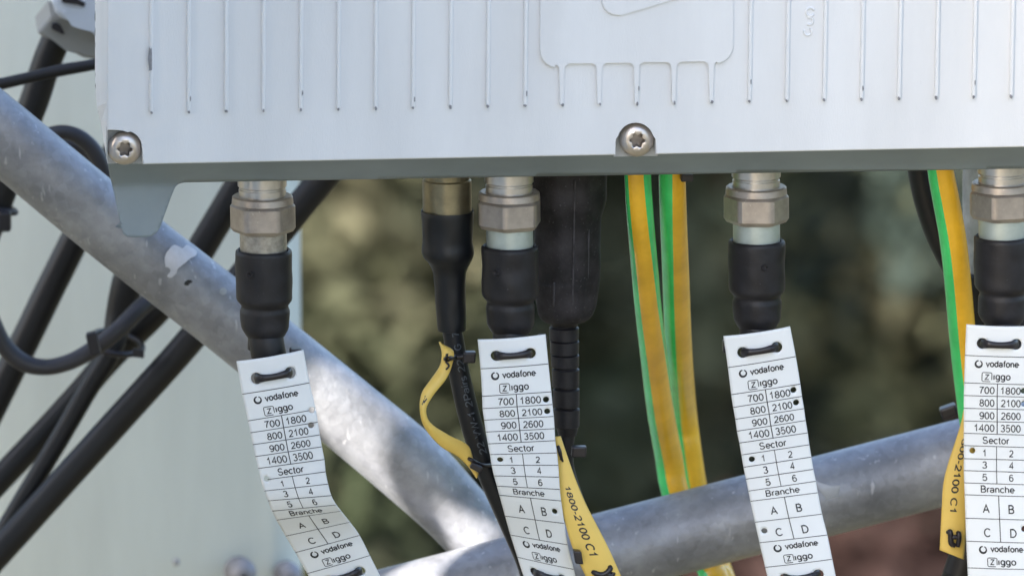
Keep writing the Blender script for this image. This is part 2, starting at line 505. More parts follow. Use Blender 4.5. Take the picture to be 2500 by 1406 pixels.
# ------------------------------------------------------------------ pale radome / mast panel at the left
DP = 0.50
pan = thing('antenna_panel', 'large pale green grey panel filling the left background behind black cables', 'panel', P(250, 2600, DP) + Vector((0, 0.08, 0)))
def panel_mesh():
    vs, fs = [], []
    xr = P(711, 700, DP).x; xl = P(-900, 700, DP).x
    yc = P(250, 700, DP).y
    prof = []
    rc = 0.012
    nseg = 44
    for i in range(nseg + 1):
        x = xl + rc + (xr - xl - 2 * rc) * i / nseg
        u = (i / nseg) * 2 - 1
        prof.append((x, yc + 0.012 * u * u + 0.00))
    for i in range(1, 9):
        a = R(90 * i / 8)
        prof.append((xr - rc + rc * math.sin(a), yc + 0.012 + rc - rc * math.cos(a)))
    prof.append((xr, yc + 0.16)); prof.append((xl, yc + 0.16))
    prof.append((xl, yc + 0.03))
    zs = [P(0, 2600, DP).z, P(0, 1406, DP).z, P(0, 700, DP).z, P(0, -1600, DP).z]
    n = len(prof)
    for z in zs:
        for x, y in prof: vs.append((x, y, z))
    for j in range(len(zs) - 1):
        for i in range(n):
            k = (i + 1) % n
            fs.append((j * n + i, j * n + k, (j + 1) * n + k, (j + 1) * n + i))
    fs.append(tuple(range(n))[::-1]); fs.append(tuple((len(zs) - 1) * n + i for i in range(n)))
    return vs, fs
v, f = panel_mesh()
sharp(fix(obj('shell', v, f, M['slab'], pan)), 40)

def dome(name, px, py, d, r, h, m, parent, hole=0.28, seg=28):
    """a domed bolt head facing the camera"""
    c = P(px, py, d); rw = r * scl(c)
    nrm = -NIN; ex = E1; ez = Vector((0, 0, 1))
    prof = [(1.0, 0), (1.0, 0.35), (0.93, 0.62), (0.75, 0.85), (0.5, 0.98), (hole, 1.0), (hole * 0.9, 0.55), (0.0, 0.5)]
    vs, fs = [], []
    for q, hh in prof[:-1]:
        for k in range(seg):
            a = 2 * math.pi * k / seg
            vs.append(c + (ex * math.cos(a) + ez * math.sin(a)) * (q * rw) + nrm * (h * hh))
    vs.append(c + nrm * h * 0.5)
    for i in range(len(prof) - 2):
        for k in range(seg):
            l = (k + 1) % seg
            fs.append((i * seg + k, i * seg + l, (i + 1) * seg + l, (i + 1) * seg + k))
    i = len(prof) - 2
    for k in range(seg):
        fs.append((i * seg + k, i * seg + (k + 1) % seg, len(vs) - 1))
    return sharp(fix(obj(name, vs, fs, m, parent)), 40)
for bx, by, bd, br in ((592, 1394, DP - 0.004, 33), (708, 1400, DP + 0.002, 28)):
    dome('bolt_shade', bx - 9, by - 2, bd + 0.002, br + 4, 0.003, M['chip_and_shade'], pan, 0.2)  # dark disc set left of the bolt, standing in for its shadow
    dome('bolt', bx, by, bd - 0.003, br, 0.008, M['boltgrey'], pan, 0.2)
dome('rivet', 430, 1370, DP - 0.001, 9, 0.003, M['primer'], pan, 0.3)

# ------------------------------------------------------------------ galvanised pipes
DPIPE = 0.190
def pipe(name, pts, label, part_fn=None):
    t = thing(name, label, 'pipe', P(pts[-1][0], pts[-1][1], pts[-1][2]))
    tube('pipe_wall', pts, M['galv'], t, n=10, seg=56)
    return t
pipe1_pts = [(-500, -85, DPIPE, 86), (-200, 162, DPIPE, 86), (0, 327, DPIPE, 87), (275, 554, DPIPE, 88), (577, 791, DPIPE, 89), (848, 1011, DPIPE, 91),
             (1000, 1138, DPIPE, 92), (1112, 1248, DPIPE, 84), (1215, 1365, DPIPE - .004, 80), (1270, 1440, DPIPE - .006, 80)]
pipe1 = pipe('steel_pipe', pipe1_pts, 'galvanised steel pipe sloping down from upper left to the joint')
pipe2_pts = [(500, 1600, 0.165, 99), (1100, 1446, 0.165, 99), (1650, 1304, 0.165, 99), (2022, 1207, 0.165, 99), (2500, 1083, 0.165, 99), (3200, 902, 0.165, 99)]
pipe2 = pipe('steel_pipe', pipe2_pts, 'galvanised steel pipe rising gently to the right behind the white tags')

def on_pipe(px, py, pts, lift=0.0002):
    """the point on the pipe's skin seen at px, py (nearest straight piece of its axis)"""
    best = None
    for a, b in zip(pts[:-1], pts[1:]):
        ax, ay = a[0], a[1]; dx, dy = b[0] - ax, b[1] - ay
        t = max(0, min(1, ((px - ax) * dx + (py - ay) * dy) / (dx * dx + dy * dy)))
        q = math.hypot(px - ax - t * dx, py - ay - t * dy)
        if best is None or q < best[0]: best = (q, a[2] + (b[2] - a[2]) * t, a[3] + (b[3] - a[3]) * t)
    q, d, r = best
    r = r * SC * 1.06 + lift; q = q * SC * 1.06
    return P(px, py, d - math.sqrt(max(1e-9, r * r - q * q)))

def patch(name, poly, pts, m, parent, lift=0.0003):
    vs2 = [Vector(p) for p in poly]
    xs = [p[0] for p in poly]; ys = [p[1] for p in poly]
    n0 = len(vs2)
    st = max(2.5, (max(xs) - min(xs)) / 14)
    x = min(xs)
    def inside(x, y):
        c = False
        for i in range(n0):
            a = poly[i]; b = poly[i - 1]
            if (a[1] > y) != (b[1] > y) and x < (b[0] - a[0]) * (y - a[1]) / (b[1] - a[1]) + a[0]: c = not c
        return c
    pp = list(vs2)
    while x < max(xs):
        y = min(ys)
        while y < max(ys):
            if inside(x, y): pp.append(Vector((x, y)))
            y += st
        x += st
    out = delaunay_2d_cdt(pp, [], [list(range(n0))], 1, 1e-4)
    ov, of = out[0], out[2]
    vs = [on_pipe(q[0], q[1], pts, lift) for q in ov]
    return fix(obj(name, vs, of, m, parent))
smear = [tuple(q) for q in spline([(404, 652), (402, 628), (410, 612), (424, 598), (438, 602), (446, 606), (456, 598), (468, 604), (480, 614), (478, 624), (466, 630), (454, 640), (444, 648), (434, 656), (430, 668), (418, 678), (408, 674), (416, 662), (412, 654), (404, 652)], 3)[:-1]]
patch('paint_smear', [(2 * 0 + x, y) for x, y in smear], pipe1_pts, M['zinc'], pipe1)
patch('dark_scuff', [(449, 694), (452, 687), (460, 683), (468, 684), (470, 689), (463, 692), (460, 697), (453, 697)], pipe1_pts, M['dirt'], pipe1)
patch('paint_ring', arc(545, 711, 9, 0, 360, 14)[:-1], pipe1_pts, M['primer'], pipe1)
patch('zinc_drip', [(1990, 1172), (2008, 1180), (2030, 1186), (2052, 1184), (2047, 1205), (2050, 1236), (2040, 1268), (2030, 1288), (2018, 1292), (2016, 1270), (2024, 1240), (2016, 1214), (2000, 1196)], pipe2_pts, M['drip'], pipe2, 0.00006)

# ------------------------------------------------------------------ black cables in front of the panel
def cable(label, pts, m='cable', name='black_cable', group=None):
    vsn = tube(name, pts, M[m], None, n=8, seg=22)
    return set_props(vsn, label, 'cable', group)
cable('thick black cable hanging from the white clamp at top left', [(150, 60, .33, 35), (132, 108, .33, 36), (115, 150, .33, 36), (86, 240, .33, 36), (60, 310, .33, 36), (4, 470, .33, 36), (-60, 640, .33, 36)])
cable('thin black cable crossing just above the sloping pipe at upper left', [(-80, 222, .28, 14), (0, 206, .28, 14.5), (70, 190, .28, 14), (150, 172, .28, 15), (230, 158, .28, 14), (420, 120, .28, 14)])
cable('thick black cable coming out below the sloping pipe, leftmost of those below it', [(420, 90, .36, 36), (300, 340, .36, 36), (181, 587, .36, 36), (120, 710, .36, 36), (62, 830, .36, 36), (-30, 1015, .36, 36), (-100, 1150, .36, 36)])
cable('thick black cable running behind the leftmost connector down to the bundle tie', [(640, 360, .34, 36), (588, 445, .34, 36), (521, 557, .34, 36), (455, 665, .34, 36), (376, 765, .34, 35), (275, 868, .345, 32), (150, 1010, .35, 32), (-40, 1212, .35, 32), (-150, 1330, .35, 32)])
cable('thick black cable crossing from behind the radio unit to the bottom left corner', [(900, 300, .31, 36), (783, 442, .31, 36), (672, 578, .31, 36), (570, 700, .31, 35), (447, 850, .31, 35), (300, 1013, .31, 35), (-48, 1398, .31, 35), (-150, 1510, .31, 35)])
cable('black cable bending down from under the sloping pipe through the bundle tie', [(350, 560, .325, 38), (325, 640, .325, 38), (306, 710, .325, 38), (290, 780, .325, 34), (270, 860, .32, 26), (215, 950, .32, 25), (140, 1080, .32, 24), (50, 1230, .32, 24), (-60, 1420, .32, 24)])
cable('greyish black cable bowed into a loop and held by the bundle tie', [(-60, 690, .285, 20), (-25, 770, .285, 21), (8, 840, .285, 22), (52, 882, .285, 22), (108, 896, .285, 20), (168, 884, .285, 20), (228, 852, .285, 21), (290, 804, .285, 21), (345, 750, .29, 22), (420, 690, .30, 22)], 'greycable')
cable('curved black hose end arching over the sloping pipe beside the left screw', [(70, 380, .27, 20), (105, 338, .27, 19), (150, 323, .27, 18), (195, 336, .27, 19), (232, 372, .27, 20), (256, 425, .27, 20), (272, 500, .27, 20)], 'greycable', 'cable_loop')
cable('thin brownish black cable inside the arching hose at left', [(110, 372, .30, 13), (150, 352, .30, 13), (195, 362, .30, 13), (235, 400, .30, 13), (250, 450, .30, 13)], 'greycable', 'cable_loop')

def ring(name, cx, cy, d, rx, ry, tilt, w, m, parent, depth=0.010, head=None):
    """a nylon tie loop round a bundle"""
    c = P(cx, cy, d); s = scl(c); pts = []
    a1 = Vector((math.cos(R(tilt)), 0, -math.sin(R(tilt))))
    for i in range(32):
        a = 2 * math.pi * i / 32
        pts.append(c + a1 * (math.cos(a) * rx * s) + Vector((0, -1, 0)) * (math.sin(a) * depth) + Vector((0, 0, 1)) * (math.sin(2 * a) * 2 * s))
    vs, fs = sweep(pts, [w * s] * 32, 8, closed=True)
    return fix(obj(name, vs, fs, m, parent))
bt = thing('cable_tie', 'black nylon tie bundling the black cables near the left edge', 'cable tie', P(285, 870, .3))
ring('strap', 285, 838, .318, 64, 10, 12, 8, M['tie'], bt, 0.020)
obj_bm('tie_head', boxbm(P(228, 838, .268), Vector((.0042, 0, .001)), Vector((0, .005, 0)), Vector((-.002, 0, .009)), .0007), M['tie'], bt)
obj_bm('strap_end', boxbm(P(338, 862, .29), Vector((.0045, 0, -.0006)), Vector((0, .002, 0)), Vector((0, 0, .0035)), .0005), M['tie'], bt)
bt = thing('cable_tie', 'black tie lump on the cable at the left edge below the sloping pipe', 'cable tie', P(5, 560, .3))
ring('strap', 0, 505, .33, 40, 10, 20, 8, M['tie'], bt, 0.007)
obj_bm('tie_head', boxbm(P(12, 540, .318), Vector((.005, 0, 0)), Vector((0, .006, 0)), Vector((0, 0, .008)), .001), M['tie'], bt)

# white clamp at the top left
cl = thing('cable_clamp', 'white plastic cable clamp with shade-grey body at top left beside the radio unit', 'clamp', P(160, 140, .31))
obj_bm('lid', prism([(132, -90), (131, -20), (128, 12), (135, 33), (152, 48), (178, 52), (200, 60), (222, 78), (250, 110), (262, -90)], .300, .04, .002), M['whiteplastic'], cl)
obj_bm('body', prism([(124, 40), (92, 80), (98, 87), (130, 100), (165, 117), (190, 136), (205, 143), (260, 150), (265, 60), (235, 80), (200, 58), (160, 46)], .306, .035, .0015), M['shadedplastic'], cl)
obj_bm('slot_insert', prism([(125, 66), (128, 58), (138, 56), (147, 62), (154, 74), (158, 85), (150, 84), (140, 76), (128, 73)], .3045, .006, .0004), M['tie'], cl)
obj_bm('lid_slot', prism([(148, -10), (152, 6), (160, 10), (172, 8), (190, 13), (205, 19), (209, 10), (195, 2), (180, -6), (172, -12)], .2985, .006, .0004), M['tie'], cl)
obj_bm('moulded_dot', prism(arc(158, 32, 5, 0, 360, 12)[:-1], .2992, .003), M['whiteplastic'], cl)

# ------------------------------------------------------------------ radio unit
ru = thing('radio_unit', 'large white ribbed metal radio unit across the top with cables hanging beneath', 'radio unit', P(1400, 380, 0.06))
def ye(x): return 402 - (x - 350) * 0.0195
cover = [(262, -760), (262, 319), (300, 319)] + arc(305, 361, 42, 80, 8, 8) + [(349, ye(349)), (1503, ye(1503)), (1503, 345)] + arc(1552, 345, 49, 175, 5, 14) + [(1601, 345), (1601, ye(1601)), (3000, ye(3000)), (3000, -760)]
obj_bm('front_cover', prism(cover, 0.0, 0.010, 0.0006, 3), M['paint'], ru)
# housing behind, slightly tapering side seen at the left
def housing():
    bm = bmesh.new()
    rows = [(-760, 231, -760), (200, 232, 200), (250, 236, 262), (294, 246, 300), (340, 254, 350), (380, 262, 395)]
    fr = [bm.verts.new(P(263, r[0], 0.0102)) for r in rows]
    frf = [bm.verts.new(P(262.5, r[0], 0.0012)) for r in rows]
    re = [bm.verts.new(P(r[1], r[2], 0.046)) for r in rows]
    bk = [bm.verts.new(v.co + NIN * 0.07 + E1 * 0.003) for v in re]
    for i in range(len(rows) - 1):
        bm.faces.new((fr[i], fr[i + 1], re[i + 1], re[i]))
        bm.faces.new((re[i], re[i + 1], bk[i + 1], bk[i]))
        bm.faces.new((frf[i], frf[i + 1], fr[i + 1], fr[i]))
    xr = 3000
    rt = P(xr, -760, 0.0102); rb = P(xr, 340, 0.0102)
    a = bm.verts.new(rt); b = bm.verts.new(rb); c = bm.verts.new(rb + NIN * 0.105); e = bm.verts.new(rt + NIN * 0.105)
    bm.faces.new((a, b, c, e))
    bm.faces.new((fr[0], re[0], bk[0], e, a))
    bm.faces.new((fr[-1], b, c, bk[-1], re[-1]))
    bm.faces.new([bk[i] for i in range(len(rows))] + [c, e])
    return bm
obj_bm('housing', housing(), M['paint'], ru)
# pocket floors behind the screws
obj_bm('screw_recess', prism([(262.5, 320), (350, 318), (350, 400), (262.5, 400)], 0.0068, 0.012), M['primer'], ru)
obj_bm('screw_recess', prism([(1498, 288), (1606, 288), (1606, 381), (1498, 383)], 0.0068, 0.012), M['primer'], ru)
# lower skirt with the corner foot
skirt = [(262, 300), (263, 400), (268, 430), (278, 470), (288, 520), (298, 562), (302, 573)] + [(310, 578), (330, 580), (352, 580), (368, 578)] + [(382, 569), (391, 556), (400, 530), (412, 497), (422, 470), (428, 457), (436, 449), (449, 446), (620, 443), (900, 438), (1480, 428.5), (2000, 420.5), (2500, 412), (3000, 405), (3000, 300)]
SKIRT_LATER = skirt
# ribs
RX = [370 + 91.22 * i for i in range(28)]
rib_first = None
def rib_outline(x, top, bot, w=5.0, lean=0.0):
    return [(x - w + lean, top), (x - w, bot - 6), (x - w * .5, bot - 1), (x + w * .5, bot - 1), (x + w, bot - 6), (x + w + lean, top)]
def ribbot(x): return 279 - (x - 368) * 0.0190
skipset = range(11, 16)
for i, x in enumerate(RX):
    if i in skipset: continue
    if rib_first is None:
        rib_first = obj_bm('rib', prism(rib_outline(x, -720, ribbot(x), 5.2), -0.0015, 0.0016, 0.0007, 3), M['paint'], ru)
        base_pt = P(x, ribbot(x), 0)
    else:
        c = rib_first.copy(); COL.objects.link(c); c.parent = ru
        c.location = rib_first.location + (P(x, ribbot(x), 0) - base_pt)
# raised label panel with five ribs running out of it
lp = [(1319, -700), (1319, 122)] + arc(1319 + 44, 122, 44, 180, 260, 8)
for k in range(5):
    x = RX[11 + k] - 1.5
    y = 159 - k * 1.6
    lp += arc(x - 5 - 12, y + 10, 12, 90, 5, 5)
    lp += [(x - 5, ribbot(x) - 5), (x - 2.5, ribbot(x) - 1), (x + 2.5, ribbot(x) - 1), (x + 5, ribbot(x) - 5)]
    lp += arc(x + 5 + 12, y + 10 - 1, 12, 175, 90, 5)
lp += arc(1790 - 44, 112, 44, -85, 0, 8) + [(1790, -700)]
obj_bm('raised_panel', prism(lp, -0.0015, 0.0016, 0.0006, 3), M['paint'], ru)
# relief marks
def capsule(x0, y0, x1, y1, r):
    a = math.degrees(math.atan2(-(y1 - y0), x1 - x0))
    return arc(x0, y0, r, a + 90, a + 270, 10) + arc(x1, y1, r, a - 90, a + 90, 10)
obj_bm('relief_mark', prism(capsule(1506, 2, 1800, -86, 38), -0.0024, 0.0010, 0.0007, 3), M['paint'], ru)
def mark(px, py, r, a0, a1, w):
    pts = [P(x, y, -0.0001) for x, y in arc(px, py, r, a0, a1, 14)]
    return sweep(pts, [w * SC] * len(pts), 8)
vs, fs = [], []
for q in ((1978, 30, 10, 20, 330, 3), (1976, 52, 9, -120, 120, 3), (1972, 78, 9, 150, 420, 3)):
    v, f = mark(*q); o0 = len(vs); vs += v; fs += [tuple(k + o0 for k in ff) for ff in f]
fix(obj('cast_marking', vs, fs, M['paint'], ru))
# chipped paint: rib feet, a scrape on the first rib, nicks on the left edge
def blob(px, py, w, h, d, seed, n=9, th=0.0003, bm=None):
    rr = random.Random(seed)
    poly = []
    for i in range(n):
        a = 2 * math.pi * i / n; q = rr.uniform(0.7, 1.15)
        poly.append((px + math.cos(a) * w * q, py + math.sin(a) * h * q))
    return prism(poly, d, th, 0, bm=bm)
bm = bmesh.new()
for i, x in enumerate(RX):
    blob(x, ribbot(x) - 3, random.uniform(2.6, 4.4), random.uniform(3.5, 6.0), -0.0017, i, bm=bm)
    if i % 3 == 1: blob(x + 4, ribbot(x) - 22 - (i * 13) % 30, 1.6, 7, -0.0017, i + 50, bm=bm)
prism([(361, 147), (362, 135), (363, 124), (364, 114), (367, 121), (370, 117), (371, 130), (371, 150), (371, 172), (364, 174), (363, 160), (362, 154)], -0.0017, 0.0002, 0, bm=bm)
chips = obj_bm('paint_chips', bm, M['chip_and_shade'], ru); chips['kind'] = 'stuff'
bm = bmesh.new()
for k, (y0, y1, w) in enumerate(((8, 14, 1.0), (26, 60, 1.6), (66, 92, 1.2), (100, 120, 1.2), (178, 190, 1.2), (190, 220, 2.6), (228, 250, 1.0), (256, 276, 1.0))):
    x = 233.2 + max(0, (y1 - 200)) * 0.09
    blob(x, (y0 + y1) / 2, w, (y1 - y0) / 2, 0.045, k + 90, bm=bm)
ec = obj_bm('edge_chips', bm, M['dirt'], ru); ec['kind'] = 'stuff'

def torx(px, py, r, d, parent):
    s = thing_part = bpy.data.objects.new('screw', None)
    c = P(px, py, d)
    s.parent = parent; s.location = c - wloc(parent); COL.objects.link(s)
    rw = r * scl(c)
    nrm = -NIN; ex = E1; ez = Vector((0, 0, 1))
    seg = 48
    def star(a): return 0.40 + 0.062 * math.cos(6 * a + 0.4)
    prof = [(1.0, 0.0), (1.0, .0012), (0.94, .0020), (0.84, .0026), (0.66, .0031), (0.50, .0033), ('s', .0031), ('s2', -.0012)]
    vs, fs = [], []
    for q, h in prof:
        for k in range(seg):
            a = 2 * math.pi * k / seg
            rr = q if not isinstance(q, str) else star(a) * (1 if q == 's' else 0.92)
            vs.append(c + (ex * math.cos(a) + ez * math.sin(a)) * (rr * rw) + nrm * h)
    vs.append(c + nrm * -0.0010)
    for i in range(len(prof) - 1):
        for k in range(seg):
            l = (k + 1) % seg
            fs.append((i * seg + k, i * seg + l, (i + 1) * seg + l, (i + 1) * seg + k))
    for k in range(seg): fs.append(((len(prof) - 1) * seg + k, (len(prof) - 1) * seg + (k + 1) % seg, len(vs) - 1))
    k0 = (len(prof) - 3) * seg
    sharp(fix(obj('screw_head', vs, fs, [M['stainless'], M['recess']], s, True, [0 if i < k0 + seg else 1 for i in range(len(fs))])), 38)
    return s
torx(304, 361, 41, 0.0050, ru)
torx(1554, 340, 42, 0.0050, ru)

# ------------------------------------------------------------------ coaxial connectors and cables
def hexshape(phase):
    def f(a):
        b = (a - phase) % (math.pi / 3) - math.pi / 6
        flat = math.cos(math.pi / 6) / math.cos(b)
        return min(flat, 0.965)
    return f

DC = 0.050
def coax(label, cx, y0, tilt, phase, barrel, tail, vis=1.0, pip=None, s=1.0):
    """y0: where the skirt hides the connector; tail: cable path below"""
    t = thing('coaxial_cable', label, 'cable', P(cx, y0 + 390, DC), 'coaxial cables hanging from the radio unit')
    X = lambda dy: cx + tilt * dy
    lathe('socket', [(X(-60), y0 - 60, 60), (X(10), y0 + 10, 60), (X(14), y0 + 14, 56), (X(17), y0 + 17, 56), (X(19), y0 + 19, 58), (X(58), y0 + 58, 58)], DC, M['nickel'], t)
    nut = [(X(34), y0 + 34, 62), (X(34), y0 + 34, 70), (X(37), y0 + 37, 74), (X(52), y0 + 52, 75.5), (X(60), y0 + 60, 77)]
    o = lathe('nut_collar', [(q[0], q[1], q[2]) for q in nut[:4]] + [(X(56), y0 + 56, 60)], DC, M['nut'], t)
    lathe('hex_nut', [(X(50), y0 + 50, 66), (X(52), y0 + 52, 76), (X(60), y0 + 60, 82.5), (X(112), y0 + 112, 82.5), (X(121), y0 + 121, 76), (X(125), y0 + 125, 62)], DC, M['nut'], t, seg=72, shape=hexshape(phase), creases=24)
    lathe('barrel', [(X(110), y0 + 110, 57.5), (X(186), y0 + 186, 57.5)], DC, M[barrel], t)
    b0 = y0 + 168
    boot = [(60, 14), (60, 0), (64, -3), (69, 1), (70, 8), (70, 40), (69.5, 46), (69, 116), (67, 122), (61, 129), (57, 134), (57.5, 140), (60, 146), (60, 152), (58.5, 186), (56.5, 193), (49, 206), (45, 210), (43, 214), (43, 240)]
    lathe('boot', [(X(b0 + q[1] - y0), b0 + q[1], q[0]) for q in boot], DC, M['rubber'], t, seg=64, creases=50, wob=0.017, seed=int(cx))
    if pip:
        c = P(cx + pip[0], b0 + pip[1], DC)
        r = 10 * SC
        ang = math.asin(max(-1, min(1, pip[0] / 69)))
        nr = Vector((math.sin(ang), -math.cos(ang), 0)); tx = Vector((math.cos(ang), math.sin(ang), 0))
        cc = P(X(b0 - y0), b0 + pip[1], DC) + nr * (69.3 * SC)
        vs, fs = [], []
        prof = [(1, -.0001), (1, .0006), (.72, .0010), (.5, .0007), (.2, .0000)]
        for q, h in prof:
            for k in range(16):
                a = 2 * math.pi * k / 16
                vs.append(cc + (tx * math.cos(a) + Vector((0, 0, 1)) * math.sin(a)) * (q * r) + nr * h)
        for i in range(len(prof) - 1):
            for k in range(16):
                l = (k + 1) % 16
                fs.append((i * 16 + k, i * 16 + l, (i + 1) * 16 + l, (i + 1) * 16 + k))
        fs.append(tuple(len(vs) - 16 + k for k in range(16)))
        fix(obj('boot_pip', vs, fs, M['dusty'], t))
    tube('jacket', [(X(365), y0 + 365, DC, 43)] + tail, M['cable'], t, n=6, seg=24)
    return t
G = 'coaxial cables hanging from the radio unit'

# ------------------------------------------------------------------ tags
VR = [0, 75, 142, 173, 204, 235, 265, 295, 327, 356, 386, 415, 472, 528, 593]
T1L = [(577, 882), (591, 962), (605, 1027), (611, 1056), (617, 1085), (623, 1114), (630, 1143), (637, 1172), (645, 1198), (654, 1222), (664, 1247), (675, 1269), (697, 1308), (721, 1348), (750, 1399)]
T1R = [(741, 854), (756, 934), (771, 999), (776, 1030), (781, 1061), (786, 1090), (792, 1121), (795, 1151), (801, 1181), (809, 1209), (821, 1232), (832, 1247), (854, 1274), (878, 1306), (903, 1355)]
T2L = [(1166, 829), (1173, 900), (1177, 967), (1178, 997), (1182, 1025), (1186, 1054), (1191, 1083), (1196, 1109), (1200, 1135), (1206, 1161), (1213, 1186), (1219, 1208), (1233, 1259), (1246, 1305), (1263, 1359)]
T2R = [(1332, 816), (1339, 888), (1346, 956), (1349, 987), (1352, 1016), (1354, 1046), (1356, 1075), (1360, 1105), (1363, 1135), (1365, 1164), (1367, 1194), (1370, 1222), (1378, 1277), (1386, 1329), (1401, 1389)]
T3L = [(1766, 821), (1777, 897), (1785, 963), (1790, 994), (1795, 1023), (1799, 1052), (1805, 1081), (1810, 1110), (1815, 1140), (1821, 1169), (1827, 1198), (1832, 1223), (1843, 1274), (1854, 1324), (1868, 1384)]
T3R = [(1929, 797), (1943, 870), (1954, 937), (1958, 967), (1963, 997), (1967, 1026), (1972, 1056), (1976, 1085), (1981, 1115), (1986, 1145), (1992, 1174), (1997, 1202), (2007, 1254), (2020, 1305), (2032, 1364)]
T4L = [(2359, 792), (2356, 867), (2354, 934), (2353, 965), (2353, 996), (2353, 1027), (2353, 1057), (2353, 1087), (2353, 1119), (2353, 1148), (2354, 1178), (2355, 1207), (2357, 1264), (2359, 1320), (2362, 1385)]
T4R = [(2524, 796), (2521, 872), (2519, 939), (2518, 969), (2518, 1000), (2518, 1031), (2518, 1062), (2518, 1092), (2518, 1123), (2518, 1153), (2519, 1183), (2520, 1212), (2522, 1269), (2524, 1325), (2527, 1389)]
LASTV = 668.0

def interp(v, xs, ys):
    """Catmull-Rom interpolation on irregular knots (cubic Hermite), ys rows are arrays"""
    v = max(xs[0], min(xs[-1], v))
    i = 0
    while i < len(xs) - 2 and v > xs[i + 1]: i += 1
    h = xs[i + 1] - xs[i]; t = (v - xs[i]) / h
    def m(k):
        if k == 0: return (ys[1] - ys[0]) / (xs[1] - xs[0])
        if k == len(xs) - 1: return (ys[-1] - ys[-2]) / (xs[-1] - xs[-2])
        return (ys[k + 1] - ys[k - 1]) / (xs[k + 1] - xs[k - 1])
    return (2 * t**3 - 3 * t**2 + 1) * ys[i] + (t**3 - 2 * t**2 + t) * h * m(i) + (-2 * t**3 + 3 * t**2) * ys[i + 1] + (t**3 - t**2) * h * m(i + 1)

class TagMap:
    def __init__(self, L, Rr, d0, bend, W=165.0, VR_=VR, last=LASTV, sag=3.0):
        L = [np.array(p, float) for p in L]; Rr = [np.array(p, float) for p in Rr]
        xs = list(VR_)
        if last:
            k = (last - xs[-1]) / (xs[-1] - xs[-2])
            L.append(L[-1] + (L[-1] - L[-2]) * k); Rr.append(Rr[-1] + (Rr[-1] - Rr[-2]) * k)
            xs.append(last)
        self.L, self.R, self.xs, self.W, self.d0, self.bend, self.sag = L, Rr, xs, W, d0, bend, sag
        self.bx = [b[0] for b in bend]; self.by = [np.array([b[1]]) for b in bend]
    def px(self, U, V):
        u = U / self.W
        l = interp(V, self.xs, self.L); r = interp(V, self.xs, self.R)
        p = l * (1 - u) + r * u
        k = math.exp(-V / 70.0) + 0.8 * math.exp(-(self.xs[-1] - V) / 70.0)
        bow = (1 - (2 * u - 1) ** 2)
        return p[0], p[1] + self.sag * k * bow, self.d0 + float(interp(V, self.bx, self.by)[0]) - 0.0012 * bow
    def at(self, U, V, lift=0.0):
        x, y, d = self.px(U, V)
        return P(x, y, d - lift)

def circle2(cx, cy, r, n=20):
    return [(cx + r * math.cos(2 * math.pi * i / n), cy + r * math.sin(2 * math.pi * i / n)) for i in range(n)]

def tag_body(name, tm, holes, m, parent, step=7.0, v0=None, v1=None, outline=None):
    v0 = tm.xs[0] if v0 is None else v0; v1 = tm.xs[-1] if v1 is None else v1
    W = tm.W
    pts = []; edges = []
    def loop(poly):
        s = len(pts); pts.extend([Vector(p) for p in poly])
        n = len(poly)
        edges.extend([(s + i, s + (i + 1) % n) for i in range(n)])
    if outline is None:
        nu = max(4, int(W / step)); nv = int((v1 - v0) / step)
        outline = [(W * i / nu, v0) for i in range(nu)] + [(W, v0 + (v1 - v0) * i / nv) for i in range(nv)] + \
                  [(W - W * i / nu, v1) for i in range(nu)] + [(0, v1 - (v1 - v0) * i / nv) for i in range(nv)]
    loop(outline)
    for h in holes: loop(h['poly'])
    def inpoly(x, y, poly):
        c = False
        for i in range(len(poly)):
            a = poly[i]; b = poly[i - 1]
            if (a[1] > y) != (b[1] > y) and x < (b[0] - a[0]) * (y - a[1]) / (b[1] - a[1]) + a[0]: c = not c
        return c
    ro = np.array(outline)
    def rim(U, V): return float(((ro[:, 0] - U) ** 2 + (ro[:, 1] - V) ** 2).min()) < (step * .45) ** 2
    U = step
    while U < W - step * .3:
        V = v0 + step
        while V < v1 - step * .3:
            ok = True
            for h in holes:
                if math.hypot(U - h['c'][0], V - h['c'][1]) < h['r'] + 1.5: ok = False
            if ok and (not inpoly(U, V, outline) or rim(U, V)): ok = False
            if ok: pts.append(Vector((U, V)))
            V += step
        U += step
    out = delaunay_2d_cdt(pts, edges, [], 0, 1e-4)
    vv, ff = out[0], out[2]
    keep = []
    for f in ff:
        cx = sum(vv[i][0] for i in f) / len(f); cy = sum(vv[i][1] for i in f) / len(f)
        if not inpoly(cx, cy, outline): continue
        if any(inpoly(cx, cy, h['poly']) for h in holes): continue
        keep.append(f)
    vs = [tm.at(q[0], q[1]) for q in vv]
    # wind every face towards the camera
    faces = []
    for f in keep:
        a, b, c = (vs[i] for i in f[:3])
        n = (b - a).cross(c - a)
        faces.append(tuple(f) if n.dot(CAM - a) > 0 else tuple(f)[::-1])
    o = obj(name, vs, faces, m, parent, True)
    md = o.modifiers.new('thickness', 'SOLIDIFY'); md.thickness = 0.0006; md.offset = -1
    return o

